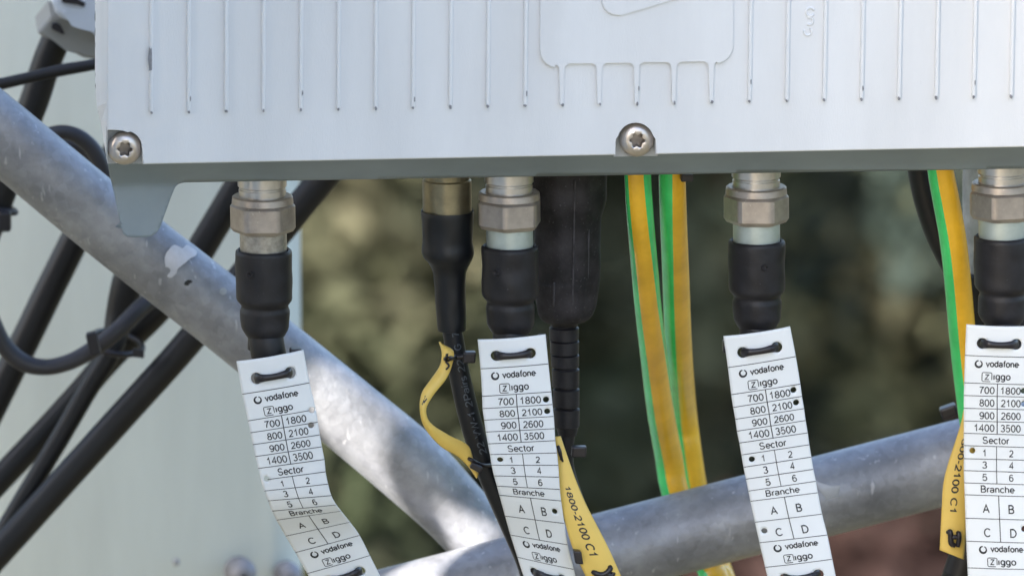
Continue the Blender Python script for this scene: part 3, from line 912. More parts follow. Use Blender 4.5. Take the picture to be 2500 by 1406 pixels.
def _arc(cx, cy, rx, ry, a0, a1, n=14):
    return [(cx + rx * math.cos(R(a0 + (a1 - a0) * i / n)), cy + ry * math.sin(R(a0 + (a1 - a0) * i / n))) for i in range(n + 1)]
_N = [(.10, .05), (.10, .67)]
GLYPH = {
    '0': (.66, [_arc(.33, .5, .25, .45, 0, 360, 24)]),
    '1': (.66, [[(.13, .70), (.24, .77), (.37, .95), (.37, .05)]]),
    '2': (.66, [_arc(.32, .69, .23, .26, 165, -30) + [(.30, .30), (.12, .14), (.07, .05), (.58, .05)]]),
    '3': (.66, [_arc(.31, .73, .21, .22, 155, -90), _arc(.31, .28, .25, .23, 90, -155)]),
    '4': (.66, [[(.46, .05), (.46, .95), (.05, .31), (.62, .31)]]),
    '5': (.66, [[(.54, .95), (.18, .95), (.11, .50)] + _arc(.31, .34, .25, .29, 140, -150)]),
    '6': (.66, [_arc(.33, .33, .25, .28, 0, 360, 20), _arc(.36, .50, .28, .45, 50, 185)]),
    '7': (.66, [[(.08, .95), (.58, .95), (.42, .70), (.31, .40), (.26, .05)]]),
    '8': (.66, [_arc(.33, .73, .20, .22, 0, 360, 20), _arc(.33, .28, .25, .23, 0, 360, 20)]),
    '9': (.66, [_arc(.33, .67, .25, .28, 0, 360, 20), _arc(.30, .50, .28, .45, -130, 5)]),
    'A': (.78, [[(.03, .05), (.38, .95), (.73, .05)], [(.16, .36), (.60, .36)]]),
    'B': (.76, [[(.12, .51), (.42, .51)] + _arc(.42, .28, .25, .23, 90, -90) + [(.12, .05), (.12, .95), (.40, .95)] + _arc(.40, .73, .22, .22, 90, -90)]),
    'C': (.84, [_arc(.44, .5, .37, .45, 42, 318, 22)]),
    'D': (.82, [[(.12, .05), (.12, .95), (.36, .95)] + _arc(.36, .5, .37, .45, 90, -90) + [(.12, .05)]]),
    'G': (.88, [_arc(.44, .5, .37, .45, 42, 318, 22) + [(.76, .46), (.46, .46)]]),
    'P': (.74, [[(.12, .05), (.12, .95), (.42, .95)] + _arc(.42, .70, .24, .25, 90, -90) + [(.12, .45)]]),
    'S': (.76, [_arc(.37, .71, .25, .24, 25, 250) + [(.42, .48)] + _arc(.37, .27, .28, .22, 70, -165)]),
    'V': (.72, [[(.03, .95), (.36, .05), (.69, .95)]]),
    'W': (1.0, [[(.03, .95), (.26, .05), (.50, .90), (.74, .05), (.97, .95)]]),
    '-': (.42, [[(.06, .36), (.36, .36)]]),
    ' ': (.36, []),
    'a': (.60, [_arc(.28, .46, .21, .21, 160, 0) + [(.49, .05)], _arc(.27, .22, .21, .17, 0, 360, 16)]),
    'c': (.55, [_arc(.31, .36, .24, .31, 45, 315)]),
    'd': (.62, [_arc(.29, .36, .22, .31, 0, 360, 18), [(.51, .95), (.51, .05)]]),
    'e': (.60, [[(.08, .36), (.54, .36)] + _arc(.31, .36, .23, .31, 0, 318)]),
    'f': (.34, [_arc(.31, .77, .15, .18, 80, 180) + [(.16, .05)], [(.03, .67), (.30, .67)]]),
    'g': (.62, [_arc(.29, .37, .22, .30, 0, 360, 18), [(.51, .67), (.51, -.02)] + _arc(.29, -.02, .22, .20, 0, -150)]),
    'h': (.60, [[(.10, .05), (.10, .95)], _arc(.30, .42, .20, .25, 180, 0) + [(.50, .05)]]),
    'i': (.22, [_N, [(.10, .86), (.10, .96)]]),
    'j': (.24, [_N]),
    'n': (.60, [_N, _arc(.30, .42, .20, .25, 180, 0) + [(.50, .05)]]),
    'o': (.62, [_arc(.31, .36, .24, .31, 0, 360, 20)]),
    'q': (.62, [_arc(.29, .37, .22, .30, 0, 360, 18), [(.51, .67), (.51, -.02)] + _arc(.29, -.02, .22, .20, 0, -150)]),
    'r': (.36, [_N, _arc(.30, .40, .20, .27, 180, 75)]),
    's': (.52, [_arc(.26, .51, .18, .16, 30, 250) + _arc(.26, .20, .20, .15, 70, -160)]),
    't': (.33, [[(.15, .90), (.15, .17), (.20, .06), (.30, .06)], [(.03, .67), (.29, .67)]]),
    'v': (.54, [[(.03, .67), (.27, .05), (.51, .67)]]),
    'z': (.54, [[(.05, .67), (.48, .67), (.05, .05), (.50, .05)]]),
    '~': (.70, [[(.05, .10), (.20, .55), (.40, .45), (.60, .90)]]),
}
_txt = {}
def text_mesh(s, bold=0.0):
    """monoline lettering, capital height 1"""
    key = (s, bold)
    if key in _txt: return _txt[key]
    w = (0.14 + bold * 4.0) / 2
    vs, fs = [], []
    x0 = 0.0
    for ch in s:
        adv, strokes = GLYPH[ch]
        for st in strokes:
            n = len(st)
            closed = math.dist(st[0], st[-1]) < 1e-6
            o = len(vs)
            for i, p in enumerate(st):
                a = st[i - 1] if i > 0 else (st[-2] if closed else st[0])
                b = st[i + 1] if i < n - 1 else (st[1] if closed else st[-1])
                d1 = (p[0] - a[0], p[1] - a[1]); d2 = (b[0] - p[0], b[1] - p[1])
                l1 = math.hypot(*d1) or 1; l2 = math.hypot(*d2) or 1
                t1 = (d1[0] / l1, d1[1] / l1) if i > 0 or closed else (d2[0] / l2, d2[1] / l2)
                t2 = (d2[0] / l2, d2[1] / l2) if i < n - 1 or closed else t1
                nx, ny = -(t1[1] + t2[1]), t1[0] + t2[0]
                L = math.hypot(nx, ny) or 1
                nx /= L; ny /= L
                k = w / max(0.45, abs(nx * -t1[1] + ny * t1[0]))
                vs += [(x0 + p[0] + nx * k, p[1] + ny * k), (x0 + p[0] - nx * k, p[1] - ny * k)]
            fs += [(o + 2 * i, o + 2 * i + 1, o + 2 * i + 3, o + 2 * i + 2) for i in range(n - 1)]
        x0 += adv + 0.04
    _txt[key] = (np.array(vs), fs)
    return _txt[key]

class Print:
    """collects flat print in tag coordinates"""
    def __init__(self): self.v = []; self.f = []
    def add(self, vs, fs):
        o = len(self.v); self.v.extend(vs); self.f.extend([tuple(i + o for i in f) for f in fs])
    def text(self, s, u0, u1, base, cap, bold=0.0, ref=None):
        """text from u0 to u1 with its baseline at v=base and capital height cap"""
        vs, fs = text_mesh(s, bold)
        x0, x1 = vs[:, 0].min(), vs[:, 0].max()
        sy = cap
        sx = (u1 - u0) / (x1 - x0)
        self.add([(u0 + (x - x0) * sx, base - y * sy) for x, y in vs], fs)
    def rtext(self, s, uc, v0, v1, cap, bold=0.0, down=True):
        """text turned a quarter so that it reads down (or up) the strip; uc: baseline"""
        vs, fs = text_mesh(s, bold)
        x0, x1 = vs[:, 0].min(), vs[:, 0].max()
        sx = (v1 - v0) / (x1 - x0); sy = cap
        if down: self.add([(uc + y * sy, v0 + (x - x0) * sx) for x, y in vs], fs)
        else: self.add([(uc - y * sy, v1 - (x - x0) * sx) for x, y in vs], fs)
    def line(self, u0, v0, u1, v1, w=1.7, n=12):
        dx, dy = u1 - u0, v1 - v0; L = math.hypot(dx, dy); nx, ny = -dy / L * w / 2, dx / L * w / 2
        vs = []
        for i in range(n + 1):
            t = i / n
            vs += [(u0 + dx * t + nx, v0 + dy * t + ny), (u0 + dx * t - nx, v0 + dy * t - ny)]
        self.add(vs, [(2 * i, 2 * i + 1, 2 * i + 3, 2 * i + 2) for i in range(n)])
    def poly(self, pts, w):
        for a, b in zip(pts[:-1], pts[1:]): self.line(*a, *b, w, 1)
    def ringmark(self, uc, vc, r):
        n = 28; vs = []
        for i in range(n + 1):
            a = R(-68 + 334 * i / n)
            ro = r; ri = r * 0.60
            vs += [(uc + ro * math.cos(a), vc + ro * math.sin(a)), (uc + r * .06 + ri * math.cos(a), vc - r * .12 + ri * math.sin(a))]
        self.add(vs, [(2 * i, 2 * i + 1, 2 * i + 3, 2 * i + 2) for i in range(n)])
    def zbox(self, u, v, w, h):
        r = 3.5
        pts = [(u + w - 3.5, v + h), (u + r, v + h)] + [(u + r - r * math.sin(R(a)), v + h - r + r * math.cos(R(a))) for a in (30, 60, 90)] + \
              [(u, v + r)] + [(u + r - r * math.cos(R(a)), v + r - r * math.sin(R(a))) for a in (30, 60, 90)] + \
              [(u + w - r, v)] + [(u + w - r + r * math.sin(R(a)), v + r - r * math.cos(R(a))) for a in (30, 60, 90)] + [(u + w, v + h * 0.80)]
        self.poly(pts, 1.9)
        self.text('z', u + 5.5, u + w - 5.5, v + h - 4.0, 19, -0.004)
    def build(self, name, tm, m, parent, lift=0.00014):
        vs = [tm.at(u, v, lift) for u, v in self.v]
        faces = []
        for f in self.f:
            a, b, c = (vs[i] for i in f[:3])
            n = (b - a).cross(c - a)
            faces.append(f if n.dot(CAM - a) > 0 else f[::-1])
        return obj(name, vs, faces, m, parent, True)

def standard_print():
    p = Print(); W = 165
    for v in VR[1:]: p.line(0.5, v, W - 0.5, v, 1.7, 10)
    p.line(81.5, 142, 81.5, 265, 2.2, 20); p.line(80, 295, 80, 386, 1.7, 16); p.line(83, 415, 84, 528, 2.0, 20)
    p.ringmark(34, 95, 10); p.text('vodafone', 51, 134, 101, 16, 0.009)
    p.zbox(43, 115, 24, 22); p.text('jggo', 71, 113, 132.5, 17.5, 0.003)
    for r, (a, b) in enumerate((('700', '1800'), ('800', '2100'), ('900', '2600'), ('1400', '3500'))):
        y = VR[3 + r] - 5.5
        p.text(a, 38 if len(a) == 3 else 26, 75, y, 17.5)
        p.text(b, 90, 139, y, 17.5)
    p.text('Sector', 46, 111, 289, 17.5)
    for r, (a, b) in enumerate((('1', '2'), ('3', '4'), ('5', '6'))):
        y = VR[8 + r] - 6.5
        p.text(a, 47 if a == '1' else 45, 53 if a == '1' else 57, y, 17); p.text(b, 110, 121, y, 17)
    p.text('Branche', 40, 124, 408, 17)
    p.text('A', 43, 60, 458, 21); p.text('B', 106, 120, 458, 21)
    p.text('C', 44, 60, 516, 21); p.text('D', 108, 124, 516, 21)
    p.ringmark(40, 548, 10); p.text('vodafone', 58, 140, 552, 15.5, 0.009)
    p.zbox(50, 567, 23, 21); p.text('jggo', 76, 120, 584, 17, 0.003)
    return p
SP = standard_print()

def closed_tie(tm, U0, U1, V, cable_r, cd, parent, w=8.0, name='cable_tie', bulge=0.0014):
    """a nylon strap through both holes, across the front and round the cable behind"""
    pts = []
    n = 14
    for i in range(n + 1):
        t = i / n
        U = U0 + (U1 - U0) * t
        x, y, d = tm.px(U, V)
        e = math.sin(math.pi * t)
        pts.append(P(x, y + 3.0 * e, d + 0.0015 - (bulge + 0.0015) * min(1, e * 2.2)))
    x1, y1, dd = tm.px(U1, V); x0, y0, _ = tm.px(U0, V)
    cx, cy = (x0 + x1) / 2, (y0 + y1) / 2
    hw = math.hypot(x1 - x0, y1 - y0) / 2
    for i in range(1, 14):
        a = math.pi * i / 14
        k = math.cos(a)
        pts.append(P(cx + (x1 - x0) / 2 * k * 1.05, cy + (y1 - y0) / 2 * k, dd + 0.0022 + math.sin(a) * (cable_r * 2 * SC + 0.002)))
    s = SC
    vs, fs = [], []
    N = len(pts); seg = 10
    up = Vector((0, 0.05, 1)).normalized()
    for i, p in enumerate(pts):
        t = (pts[(i + 1) % N] - pts[i - 1]).normalized()
        b = (up - t * up.dot(t)).normalized()
        c = t.cross(b)
        for k in range(seg):
            a = 2 * math.pi * k / seg
            ww = w * s
            if i < n + 1:
                ww = w * s * (1.0 + 0.55 * abs(2 * i / n - 1) ** 2.5)
            vs.append(p + b * (math.cos(a) * ww) + c * (math.sin(a) * 0.0008))
    for i in range(N):
        j = (i + 1) % N
        for k in range(seg):
            l = (k + 1) % seg
            fs.append((i * seg + k, i * seg + l, j * seg + l, j * seg + k))
    return fix(obj(name, vs, fs, M['tie'], parent))

class PxMap:
    """photograph pixels laid on a surface whose depth follows the height in the picture"""
    def __init__(self, W, y0, y1, fd): self.W, self.xs, self.fd = W, [y0, y1], fd
    def at(self, U, V, lift=0.0): return P(U, V, self.fd(U, V) - lift)
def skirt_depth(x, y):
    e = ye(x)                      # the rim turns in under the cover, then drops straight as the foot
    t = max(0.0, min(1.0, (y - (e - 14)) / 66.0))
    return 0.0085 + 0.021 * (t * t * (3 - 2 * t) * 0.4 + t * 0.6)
def dense(poly, step=14):
    out = []
    for a, b in zip(poly, poly[1:] + poly[:1]):
        n = max(1, int(math.dist(a, b) / step))
        out += [(a[0] + (b[0] - a[0]) * k / n, a[1] + (b[1] - a[1]) * k / n) for k in range(n)]
    return out
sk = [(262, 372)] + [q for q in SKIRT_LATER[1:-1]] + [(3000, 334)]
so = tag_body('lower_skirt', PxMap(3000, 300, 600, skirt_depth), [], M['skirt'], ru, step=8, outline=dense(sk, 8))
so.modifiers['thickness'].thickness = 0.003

TG = 'white cable tags hanging from the coaxial cables'
def white_tag(label, L, Rr, d0, bend, punches, coords_r=7.5, tie_v=44, head=None):
    tm = TagMap(L, Rr, d0, bend)
    base = tm.at(82, LASTV)
    t = thing('cable_tag', label, 'tag', base, TG)
    holes = []
    for (u, v) in ((41, 44), (124, 44), (41, 628), (124, 628)):
        holes.append({'c': (u, v), 'r': 13.5, 'poly': circle2(u, v, 13.5, 24)})
    for (u, v) in punches:
        holes.append({'c': (u, v), 'r': 7.5, 'poly': circle2(u, v, 7.5, 14)})
    tag_body('tag_strip', tm, holes, M['tag'], t)
    # printing is left off where the strip is punched
    pr = Print(); 
    vs2, fs2 = SP.v, []
    for f in SP.f:
        cx = sum(SP.v[i][0] for i in f) / len(f); cy = sum(SP.v[i][1] for i in f) / len(f)
        if any(math.hypot(cx - h['c'][0], cy - h['c'][1]) < h['r'] - 0.5 for h in holes): continue
        fs2.append(f)
    pr.v = vs2; pr.f = fs2
    pr.build('printing', tm, M['ink'], t)
    closed_tie(tm, 41, 124, 44, 43, DC, t)
    closed_tie(tm, 41, 124, 628, 43, DC, t)
    if head:
        c = P(head[0], head[1], d0 + 0.006)
        obj_bm('tie_head', boxbm(c, E1 * (head[2] * SC), NIN * 0.005, Vector((0, 0, head[3] * SC)), 0.0006), M['tie'], t)
    return tm
b0 = [(0, 0), (300, 0), (668, 0)]
bend1 = [(0, 0), (200, 0), (327, 0.0003), (356, 0.001), (386, 0.0030), (415, 0.0060), (472, 0.0120), (528, 0.0165), (593, 0.0195), (668, 0.022)]
bend2 = [(0, 0), (200, 0.0), (356, 0.0005), (415, 0.0025), (472, 0.006), (528, 0.0095), (593, 0.0115), (668, 0.013)]
bend3 = [(0, 0), (300, 0.001), (528, 0.0005), (668, 0.0)]
DT = 0.037
tm1 = white_tag('leftmost white printed tag, bent and curling away near its lower end', T1L, T1R, DT, bend1, [(155, 142), (148, 178), (15, 294)], head=(722, 862, 30, 26))
tm2 = white_tag('white printed tag between the two yellow tags, holes punched beside 1 and B', T2L, T2R, DT, bend2, [(151, 160), (151, 190), (23, 311), (143, 444)], head=(1325, 828, 22, 24))
tm3 = white_tag('white printed tag right of the green and yellow cables, punched beside C', T3L, T3R, DT, bend3, [(147, 154), (149, 186), (23, 310), (18, 498)], head=(1772, 845, 16, 30))
tm4 = white_tag('rightmost white printed tag, hanging straight and cut by the picture edge', T4L, T4R, DT, bend3, [(146, 158), (147, 190), (21, 307), (143, 494)])

def tail_from(tm, vs, r=43, dd=0.0085, off=0):
    out = []
    for v in vs:
        x, y, d = tm.px(82, v)
        out.append((x + off, y, d + dd + 0.001, r))
    return out
coax('coaxial cable at far left with a worn brownish steel barrel', 640, 443, 0.020, R(0), 'old_barrel', [(653, 850, DC - .002, 43)] + tail_from(tm1, (60, 200, 330, 420, 528, 640), dd=0.0125), pip=(-30, 47))
coax('coaxial cable right of the brass barrelled cable, against the big black plug', 1243, 433, 0.010, R(22), 'barrel', [(1247, 840, DC - .002, 43)] + tail_from(tm2, (90, 220, 330, 420, 528, 640), dd=0.0105), pip=(-32, 52))
coax('coaxial cable just right of the two green and yellow cables', 1846, 420, 0.006, R(-2), 'barrel', [(1849, 830, DC - .002, 43)] + tail_from(tm3, (90, 220, 330, 420, 528, 660)), pip=(18, 52))
coax('coaxial cable at the right edge in front of the grey sleeved plug', 2446, 410, 0.004, R(12), 'barrel', [(2447, 810, DC - .002, 43)] + tail_from(tm4, (90, 220, 330, 420, 528, 660)))

# ------------------------------------------------------------------ data cable with brass barrel
dc = thing('data_cable', 'black data cable with dull brass barrel and heat shrink boot', 'cable', P(1245, 1290, .06))
DD = 0.062
lathe('barrel', [(1091, 380, 56), (1091, 436, 56), (1091, 440, 60), (1092, 524, 60), (1092, 529, 57)], DD, M['brass'], dc)
lathe('heat_shrink_boot', [(1092, 533, 58), (1092, 518, 60), (1092, 514, 64), (1092, 520, 65), (1093, 560, 62), (1093, 590, 61), (1094, 603, 63), (1094, 616, 64), (1094, 627, 61), (1096, 640, 52), (1097, 655, 44), (1098, 668, 40), (1099, 700, 38), (1101, 750, 37), (1103, 800, 35), (1103, 806, 34), (1103, 808, 26)], DD, M['shrink'], dc, seg=64, creases=60, wob=0.018, seed=4)
dpts = [(1103, 795, DD, 25), (1106, 817, DD, 24.5), (1125, 928, DD, 26), (1152, 1039, DD, 27), (1190, 1150, DD, 27), (1245, 1275, DD, 27), (1290, 1380, DD, 27), (1310, 1470, DD, 27)]
tube('jacket', dpts, M['shrink'], dc, n=8, seg=24)
class CableMap:
    """lays print on the camera side of a swept cable: U across, V along its centre line (photograph pixels)"""
    def __init__(self, pts):
        self.s = spline(pts, 12); self.c = [0.0]
        for a, b in zip(self.s[:-1], self.s[1:]): self.c.append(self.c[-1] + math.hypot(b[0] - a[0], b[1] - a[1]))
    def at(self, U, V, lift=0.0):
        i = 0
        while i < len(self.c) - 2 and self.c[i + 1] < V: i += 1
        t = (V - self.c[i]) / (self.c[i + 1] - self.c[i])
        q = self.s[i] * (1 - t) + self.s[i + 1] * t
        T = self.s[i + 1] - self.s[i]; L = math.hypot(T[0], T[1]); nx, ny = T[1] / L, -T[0] / L
        r = q[3] + 1.0
        U = max(-r * .98, min(r * .98, U))
        return P(q[0] + nx * U, q[1] + ny * U, q[2] - math.sqrt(r * r - U * U) * SC * 1.02 - lift)
cmap = CableMap(dpts)
pr = Print()
pr.rtext('22 VW-1 2Pairs 22', 15, 85, 325, 17, down=False)
pr.rtext('G', 15, 46, 62, 17, down=False); pr.rtext('7', 15, 14, 28, 17, down=False)
pr.build('printing', cmap, M['print'], dc, 0.0001)

# ------------------------------------------------------------------ big black plug with strain relief
pc = thing('power_cable', 'black cable with big dusty moulded plug and ribbed strain relief', 'cable', P(1490, 1406, .075))
DB = 0.078
def plugshape(a):
    b = (a + 0.35) % (math.pi / 4) - math.pi / 8
    return min(1.0, math.cos(math.pi / 8) / math.cos(b) * 1.035)
lathe('plug', [(1388, 380, 97), (1388, 430, 97), (1388, 480, 96), (1386, 505, 92), (1385, 528, 86), (1385, 560, 84), (1385, 630, 84), (1385, 680, 83), (1383, 684, 84), (1383, 715, 80), (1382, 745, 76), (1380, 765, 70), (1379, 776, 62), (1378, 784, 50), (1377, 788, 38)], DB, M['dusty'], pc, seg=96, shape=plugshape, creases=50, wob=0.006, seed=9)
# moulding seam and a rib on the plug
for x0, ya, yb in ((16, 440, 780), (-30, 690, 760), (52, 560, 740)):
  sp = []
  for y in range(ya, yb, 20):
      r = np.interp(y, [430, 505, 528, 680, 745, 776, 788], [97, 92, 86, 83, 76, 62, 40])
      sp.append(P(1388 + x0 - (y - 440) * 0.02, y, DB - math.sqrt(r * r - x0 * x0) * SC * 1.03))
  v, f = sweep(sp, [2.4 * SC] * len(sp), 6); fix(obj('moulding_seam', v, f, M['seam'], pc))
def relief():
    prof = [(1377, 786, 36)]
    y = 800
    ys = [(800, 828), (833, 862), (867, 893), (901, 942), (950, 990), (998, 1040)]
    for k, (a, b) in enumerate(ys):
        r = 36.5 - k * 0.9
        cx = 1377 + k * 1.3
        prof += [(cx, a - 3, r - 5), (cx, a, r), (cx, b, r - 0.5), (cx, b + 2, r - 5)]
    prof += [(1385, 1048, 26), (1385, 1062, 22)]
    return prof
lathe('strain_relief', relief(), DB, M['rubber'], pc, creases=35)
tube('jacket', [(1385, 1050, DB, 20), (1380, 1100, DB, 20), (1382, 1140, DB, 20), (1394, 1185, DB, 20), (1414, 1240, DB, 20), (1450, 1325, DB, 20), (1488, 1410, DB, 20), (1530, 1500, DB, 20)], M['cable'], pc, n=6)

# plug with grey sleeve behind the rightmost connector
gp = thing('power_cable', 'grey sleeved plug with black boot half hidden behind the rightmost connector', 'cable', P(2330, 1406, .1))
DG = 0.105
lathe('grey_sleeve', [(2440, 395, 88), (2440, 432, 90), (2440, 500, 90), (2440, 572, 88), (2440, 582, 82), (2440, 690, 81)], DG, M['greysleeve'], gp, seg=48)
lathe('boot', [(2440, 660, 90), (2440, 664, 96), (2440, 700, 97), (2440, 716, 90), (2440, 722, 88), (2440, 795, 87), (2440, 830, 60), (2440, 860, 42)], DG, M['rubber'], gp, seg=48)
tube('jacket', [(2440, 850, DG, 40), (2442, 960, DG, 40), (2430, 1100, DG, 40), (2405, 1220, DG, 40), (2368, 1320, DG, 40), (2342, 1400, DG, 40), (2310, 1500, DG, 40)], M['cable'], gp, n=6)

# ------------------------------------------------------------------ green and yellow earth cables
def earth(label, pts, fa):
    """fa(y) -> the two angles between which the yellow stripe shows; it repeats on the far side"""
    q = spline(run_on(pts), 10)
    pp = [P(a[0], a[1], a[2]) for a in q]
    rr = [a[3] * scl(p) for a, p in zip(q, pp)]
    ny, ng = 14, 10
    angs = []
    for a in q:
        a0, a1 = fa(a[1]); ring_ = []
        for b0, b1, n in ((a0, a1, ny), (a1, a0 + 180, ng), (a0 + 180, a1 + 180, ny), (a1 + 180, a0 + 360, ng)):
            ring_ += [b0 + (b1 - b0) * k / n for k in range(n)]
        angs.append(ring_)
    seg = 2 * (ny + ng)
    vs, fs = sweep(pp, rr, seg, angles=angs)
    one = [1] * ny + [0] * ng + [1] * ny + [0] * ng
    mi = one * (len(pp) - 1) + [0, 0]
    o = fix(obj('earth_cable', vs, fs, [M['green'], M['yellow']], None, True, mi))
    return set_props(o, label, 'cable', 'green and yellow earth cables')
def acosd(x): return math.degrees(math.acos(max(-1, min(1, x))))
lin = lambda y, y0, a, y1, b: a + (b - a) * max(0, min(1, (y - y0) / (y1 - y0)))
earth('green and yellow earth cable, front left one of the middle pair', [(1556, 330, .062, 32), (1557, 426, .060, 32.5), (1563, 528, .066, 33), (1574, 656, .085, 33), (1582, 746, .104, 33), (1594, 850, .130, 33), (1612, 1000, .175, 33), (1632, 1110, .206, 34), (1650, 1205, .208, 34), (1697, 1310, .208, 34), (1742, 1402, .205, 34), (1790, 1510, .2, 34)],
      lambda y: (acosd(lin(y, 426, 0.42, 1000, 1.0)), acosd(lin(y, 426, -0.74, 1100, -0.34))))
earth('green and yellow earth cable, rear right one of the middle pair', [(1640, 330, .068, 33), (1641, 426, .070, 33), (1644, 530, .080, 33), (1649, 650, .105, 33), (1657, 850, .158, 33), (1668, 1000, .228, 33), (1680, 1100, .236, 33), (1696, 1200, .236, 33), (1724, 1310, .236, 33), (1758, 1402, .232, 33), (1800, 1510, .22, 33)],
      lambda y: (0, acosd(lin(y, 426, 0.0, 700, -0.2))))
earth('green and yellow earth cable beside the rightmost connector', [(2288, 330, .062, 32), (2296, 414, .062, 32), (2310, 490, .064, 33), (2325, 573, .067, 33), (2336, 662, .072, 33), (2353, 850, .085, 33), (2371, 1000, .085, 33), (2390, 1130, .08, 33), (2410, 1300, .08, 33), (2425, 1500, .08, 33)],
      lambda y: (0, acosd(-0.34)))
cable('black cable curving down behind the earth cable near the right edge', [(2236, 330, .13, 30), (2246, 418, .13, 30), (2264, 500, .13, 30), (2288, 570, .13, 30), (2318, 632, .13, 30), (2352, 700, .13, 30), (2395, 800, .13, 30), (2425, 1000, .135, 30), (2440, 1250, .20, 30), (2445, 1500, .20, 30)], 'cable')
set_props(obj_bm('cable_clip', boxbm(P(1676, 432, .062), E1 * .0045, NIN * .006, Vector((0, 0, .0028)), .0004), M['tie']), 'small black clip under the radio unit beside the middle earth cables', 'clip')
ct = thing('cable_tie', 'black cable tie knob on top of lower pipe near the rightmost tag', 'cable tie', P(2315, 1020, .13))
obj_bm('tie_head', boxbm(P(2316, 1003, .13), Vector((.0062, 0, .0022)), Vector((0, .006, 0)), Vector((-.0014, 0, .0042)), .0008), M['tie'], ct)
tube('strap', [(2300, 1008, .128, 5), (2330, 998, .128, 5), (2352, 1000, .128, 5), (2380, 1010, .128, 5)], M['tie'], ct, n=4, seg=8)

# ------------------------------------------------------------------ yellow tags
def ribbon(L, Rr, W, d0, bend, last=None):
    n = len(L); ln = [0.0]
    for i in range(1, n):
        ln.append(ln[-1] + 0.5 * (math.dist(L[i], L[i - 1]) + math.dist(Rr[i], Rr[i - 1])))
    return TagMap(L, Rr, d0, [(ln[min(n - 1, b[0])], b[1]) for b in bend], W, ln, None, 0.0), ln
def slot(u, v, w, h):
    poly = [(u - w, v - h), (u + w, v - h), (u + w, v + h), (u - w, v + h)]
    return {'c': (u, v), 'r': max(w, h), 'poly': poly}
# a: curled one
La = [(1071, 834), (1078, 860), (1074, 891), (1051, 926), (1030, 958), (1024, 995), (1034, 1039), (1073, 1087), (1121, 1117), (1147, 1144), (1163, 1168)]
Ra = [(1080, 839), (1107, 856), (1105, 887), (1090, 924), (1058, 965), (1041, 998), (1050, 1030), (1095, 1061), (1143, 1087), (1156, 1122), (1169, 1157)]
tma, lna = ribbon(La, Ra, 70, 0.050, [(0, 0.004), (1, 0), (2, -0.001), (3, -.004), (4, -.007), (5, -.009), (6, -.008), (7, -.004), (8, 0.0), (9, 0.001), (10, 0.002)])
ya = thing('yellow_tag', 'narrow yellow tag curled outward on the thin black data cable', 'tag', tma.at(30, lna[-1]), 'yellow cable tags')
tag_body('tag_strip', tma, [slot(30, lna[1] + 14, 9, 9)], M['yellowtag'], ya, step=6)
obj_bm('tie_head', boxbm(P(1146, 871, .046), E1 * .0045, NIN * .004, Vector((.0003, 0, .0042)), .0006), M['tie'], ya)
tube('tie_strap', [(1086, 876, .0505, 6), (1094, 876, .046, 6.5), (1110, 872, .0525, 7), (1135, 870, .0525, 7), (1150, 870, .056, 7)], M['tie'], ya, n=5, seg=10)
tube('tie_strap', [(1088, 882, .0470, 2.6), (1096, 893, .0468, 2.6), (1089, 902, .0468, 2.2)], M['tie'], ya, n=4, seg=8)
tube('tie_strap', [(1140, 1116, .052, 4), (1150, 1122, .048, 5), (1164, 1130, .050, 5), (1182, 1136, .052, 5), (1205, 1134, .06, 5)], M['tie'], ya, n=5, seg=10)
obj_bm('tie_head', boxbm(P(1162, 1140, .049), Vector((.0040, 0, -.0022)), NIN * .003, Vector((.0010, 0, .0022)), .0005), M['tie'], ya)
pr = Print(); pr.text('1', 22, 30, lna[5] - 22, 10); pr.text('~', 20, 48, lna[5] - 6, 22, .02)
pr.build('printing', tma, M['ink'], ya)
# b: beside the second white tag
Lb = [(1350, 1066), (1352, 1126), (1357, 1181), (1368, 1230), (1379, 1274), (1399, 1340), (1430, 1406), (1462, 1470)]
Rb = [(1369, 1064), (1390, 1126), (1410, 1181), (1431, 1230), (1452, 1271), (1486, 1337), (1517, 1406), (1548, 1470)]
tmb, lnb = ribbon(Lb, Rb, 90, 0.046, [(0, 0.002), (2, 0.0), (4, -.002), (6, -.002), (7, 0)])
yb = thing('yellow_tag', 'yellow tag reading 1800-2100 C1 right of the second white tag', 'tag', tmb.at(45, lnb[-1]), 'yellow cable tags')
tag_body('tag_strip', tmb, [slot(45, lnb[1] - 12, 7, 9)], M['yellowtag'], yb, step=7)
pr = Print(); pr.rtext('1800-2100 C1', 34, lnb[2] + 6, lnb[5] + 18, 21, 0.008); pr.build('printing', tmb, M['ink'], yb)
tube('tie_strap', [(1362, 1088, .0445, 4), (1366, 1100, .0435, 5), (1369, 1112, .044, 4), (1374, 1126, .0448, 2.5)], M['tie'], yb, n=5, seg=10)
obj_bm('tie_head', boxbm(P(1413, 1101, .062), E1 * .0055, NIN * .004, Vector((.0002, 0, .0040)), .0005), M['tie'], yb)
obj_bm('tie_head', boxbm(P(1411, 1358, .0405), Vector((.0030, 0, -.0003)), NIN * .004, Vector((-.0008, 0, .0050)), .0005), M['tie'], yb)
tube('tie_strap', [(1447, 1394, .0435, 6), (1455, 1399, .0425, 7), (1468, 1402, .0425, 7), (1480, 1398, .0425, 7), (1490, 1386, .043, 7), (1481, 1381, .0445, 6)], M['tie'], yb, n=5, seg=12)
tube('tie_strap', [(1482, 1400, .0428, 7), (1494, 1404, .0428, 7), (1497, 1396, .0428, 6)], M['tie'], yb, n=5, seg=12)
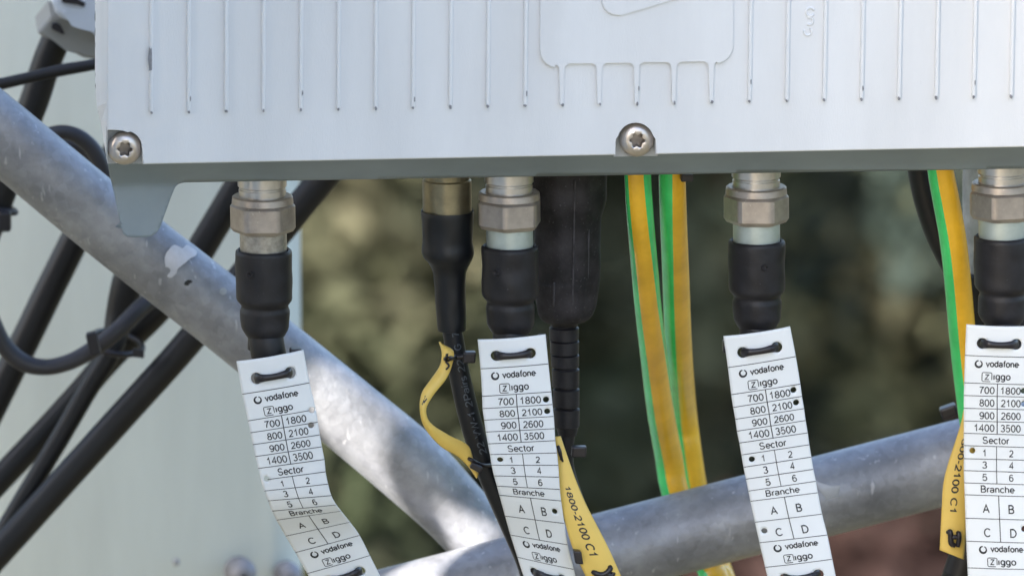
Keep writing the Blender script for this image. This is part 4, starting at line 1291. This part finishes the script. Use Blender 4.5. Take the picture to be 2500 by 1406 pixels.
# c: behind the rightmost white tag
Lc = [(2352, 1000), (2347, 1028), (2333, 1074), (2313, 1136), (2303, 1180), (2299, 1238), (2294, 1342)]
Rc = [(2390, 1006), (2386, 1034), (2382, 1080), (2376, 1140), (2372, 1184), (2364, 1244), (2353, 1365)]
tmc, lnc = ribbon(Lc, Rc, 70, 0.052, [(0, 0), (3, 0.0), (6, 0.0)])
yc = thing('yellow_tag', 'yellow tag reading 1800-2100 C1 tucked behind the rightmost white tag', 'tag', tmc.at(35, lnc[-1]), 'yellow cable tags')
tag_body('tag_strip', tmc, [], M['yellowtag'], yc, step=7)
pr = Print(); pr.rtext('1800-2100 C1', 18 + 4, lnc[2] - 22, lnc[5] + 8, 17, 0.008); pr.build('printing', tmc, M['ink'], yc)
tube('tie_strap', [(2314, 1299, .050, 5.5), (2320, 1297, .0485, 6), (2321, 1313, .0485, 7), (2323, 1326, .0485, 7), (2332, 1331, .0485, 6)], M['tie'], yc, n=5, seg=12)
tube('tie_strap', [(2338, 1299, .0495, 5), (2341, 1303, .0485, 6), (2341, 1318, .0485, 6.5), (2338, 1334, .0485, 5)], M['tie'], yc, n=5, seg=12)
tube('tie_strap', [(2321, 1313, .0485, 6), (2331, 1310, .0485, 6), (2341, 1312, .0485, 6)], M['tie'], yc, n=5, seg=12)

# ------------------------------------------------------------------ added unseen slabs that block the sun; their gaps light the pipe
sd = Vector((SUN.x, SUN.y, 0)).normalized()
se = Vector((sd.y, -sd.x, 0))
if se.x < 0: se = -se
target = P(875, 1055, DPIPE - 0.012)
AD = 0.60
hub = target + SUN * (AD / math.sqrt(1 - SUN.z ** 2))
def off(px, py):
    return (P(px, py, DPIPE - 0.012) - target).dot(se)
edges = [off(770, 1050), off(955, 1050), off(1085, 1250), off(1235, 1250)]
def blocker(label, a, b):
    c = hub + se * ((a + b) / 2)
    t = thing('sun_blocker', label, 'blocker', (c.x, c.y, c.z - 0.65), 'added sun blockers standing beyond the picture at left')
    w = b - a
    obj_bm('slab', boxbm(c, se * w, sd * 0.02, Vector((0, 0, 1.3)), min(0.006, w * 0.3)), M['cream'], t)
    obj_bm('blocker_back', boxbm(c + sd * 0.025, se * (w * 0.8), sd * 0.028, Vector((0, 0, 1.2))), M['galv'], t)
    return t
blocker('added wide sun-shading antenna outside the picture, farthest left', edges[0] - 0.46, edges[0])
slim = blocker('added slim sun-shading antenna outside the picture between two wide ones', edges[1], edges[2])
wg = edges[3] - edges[2]
obj_bm('gap_blocker', boxbm(hub + se * (edges[2] + wg / 2) + Vector((0, 0, 0.30 - 0.0125)), se * (wg + 0.004), sd * 0.004, Vector((0, 0, 0.60))), M['cream'], slim)  # added to stop sun through the upper part of the second gap
blocker('added wide sun-shading antenna outside the picture, nearest the camera', edges[3], edges[3] + 0.41)
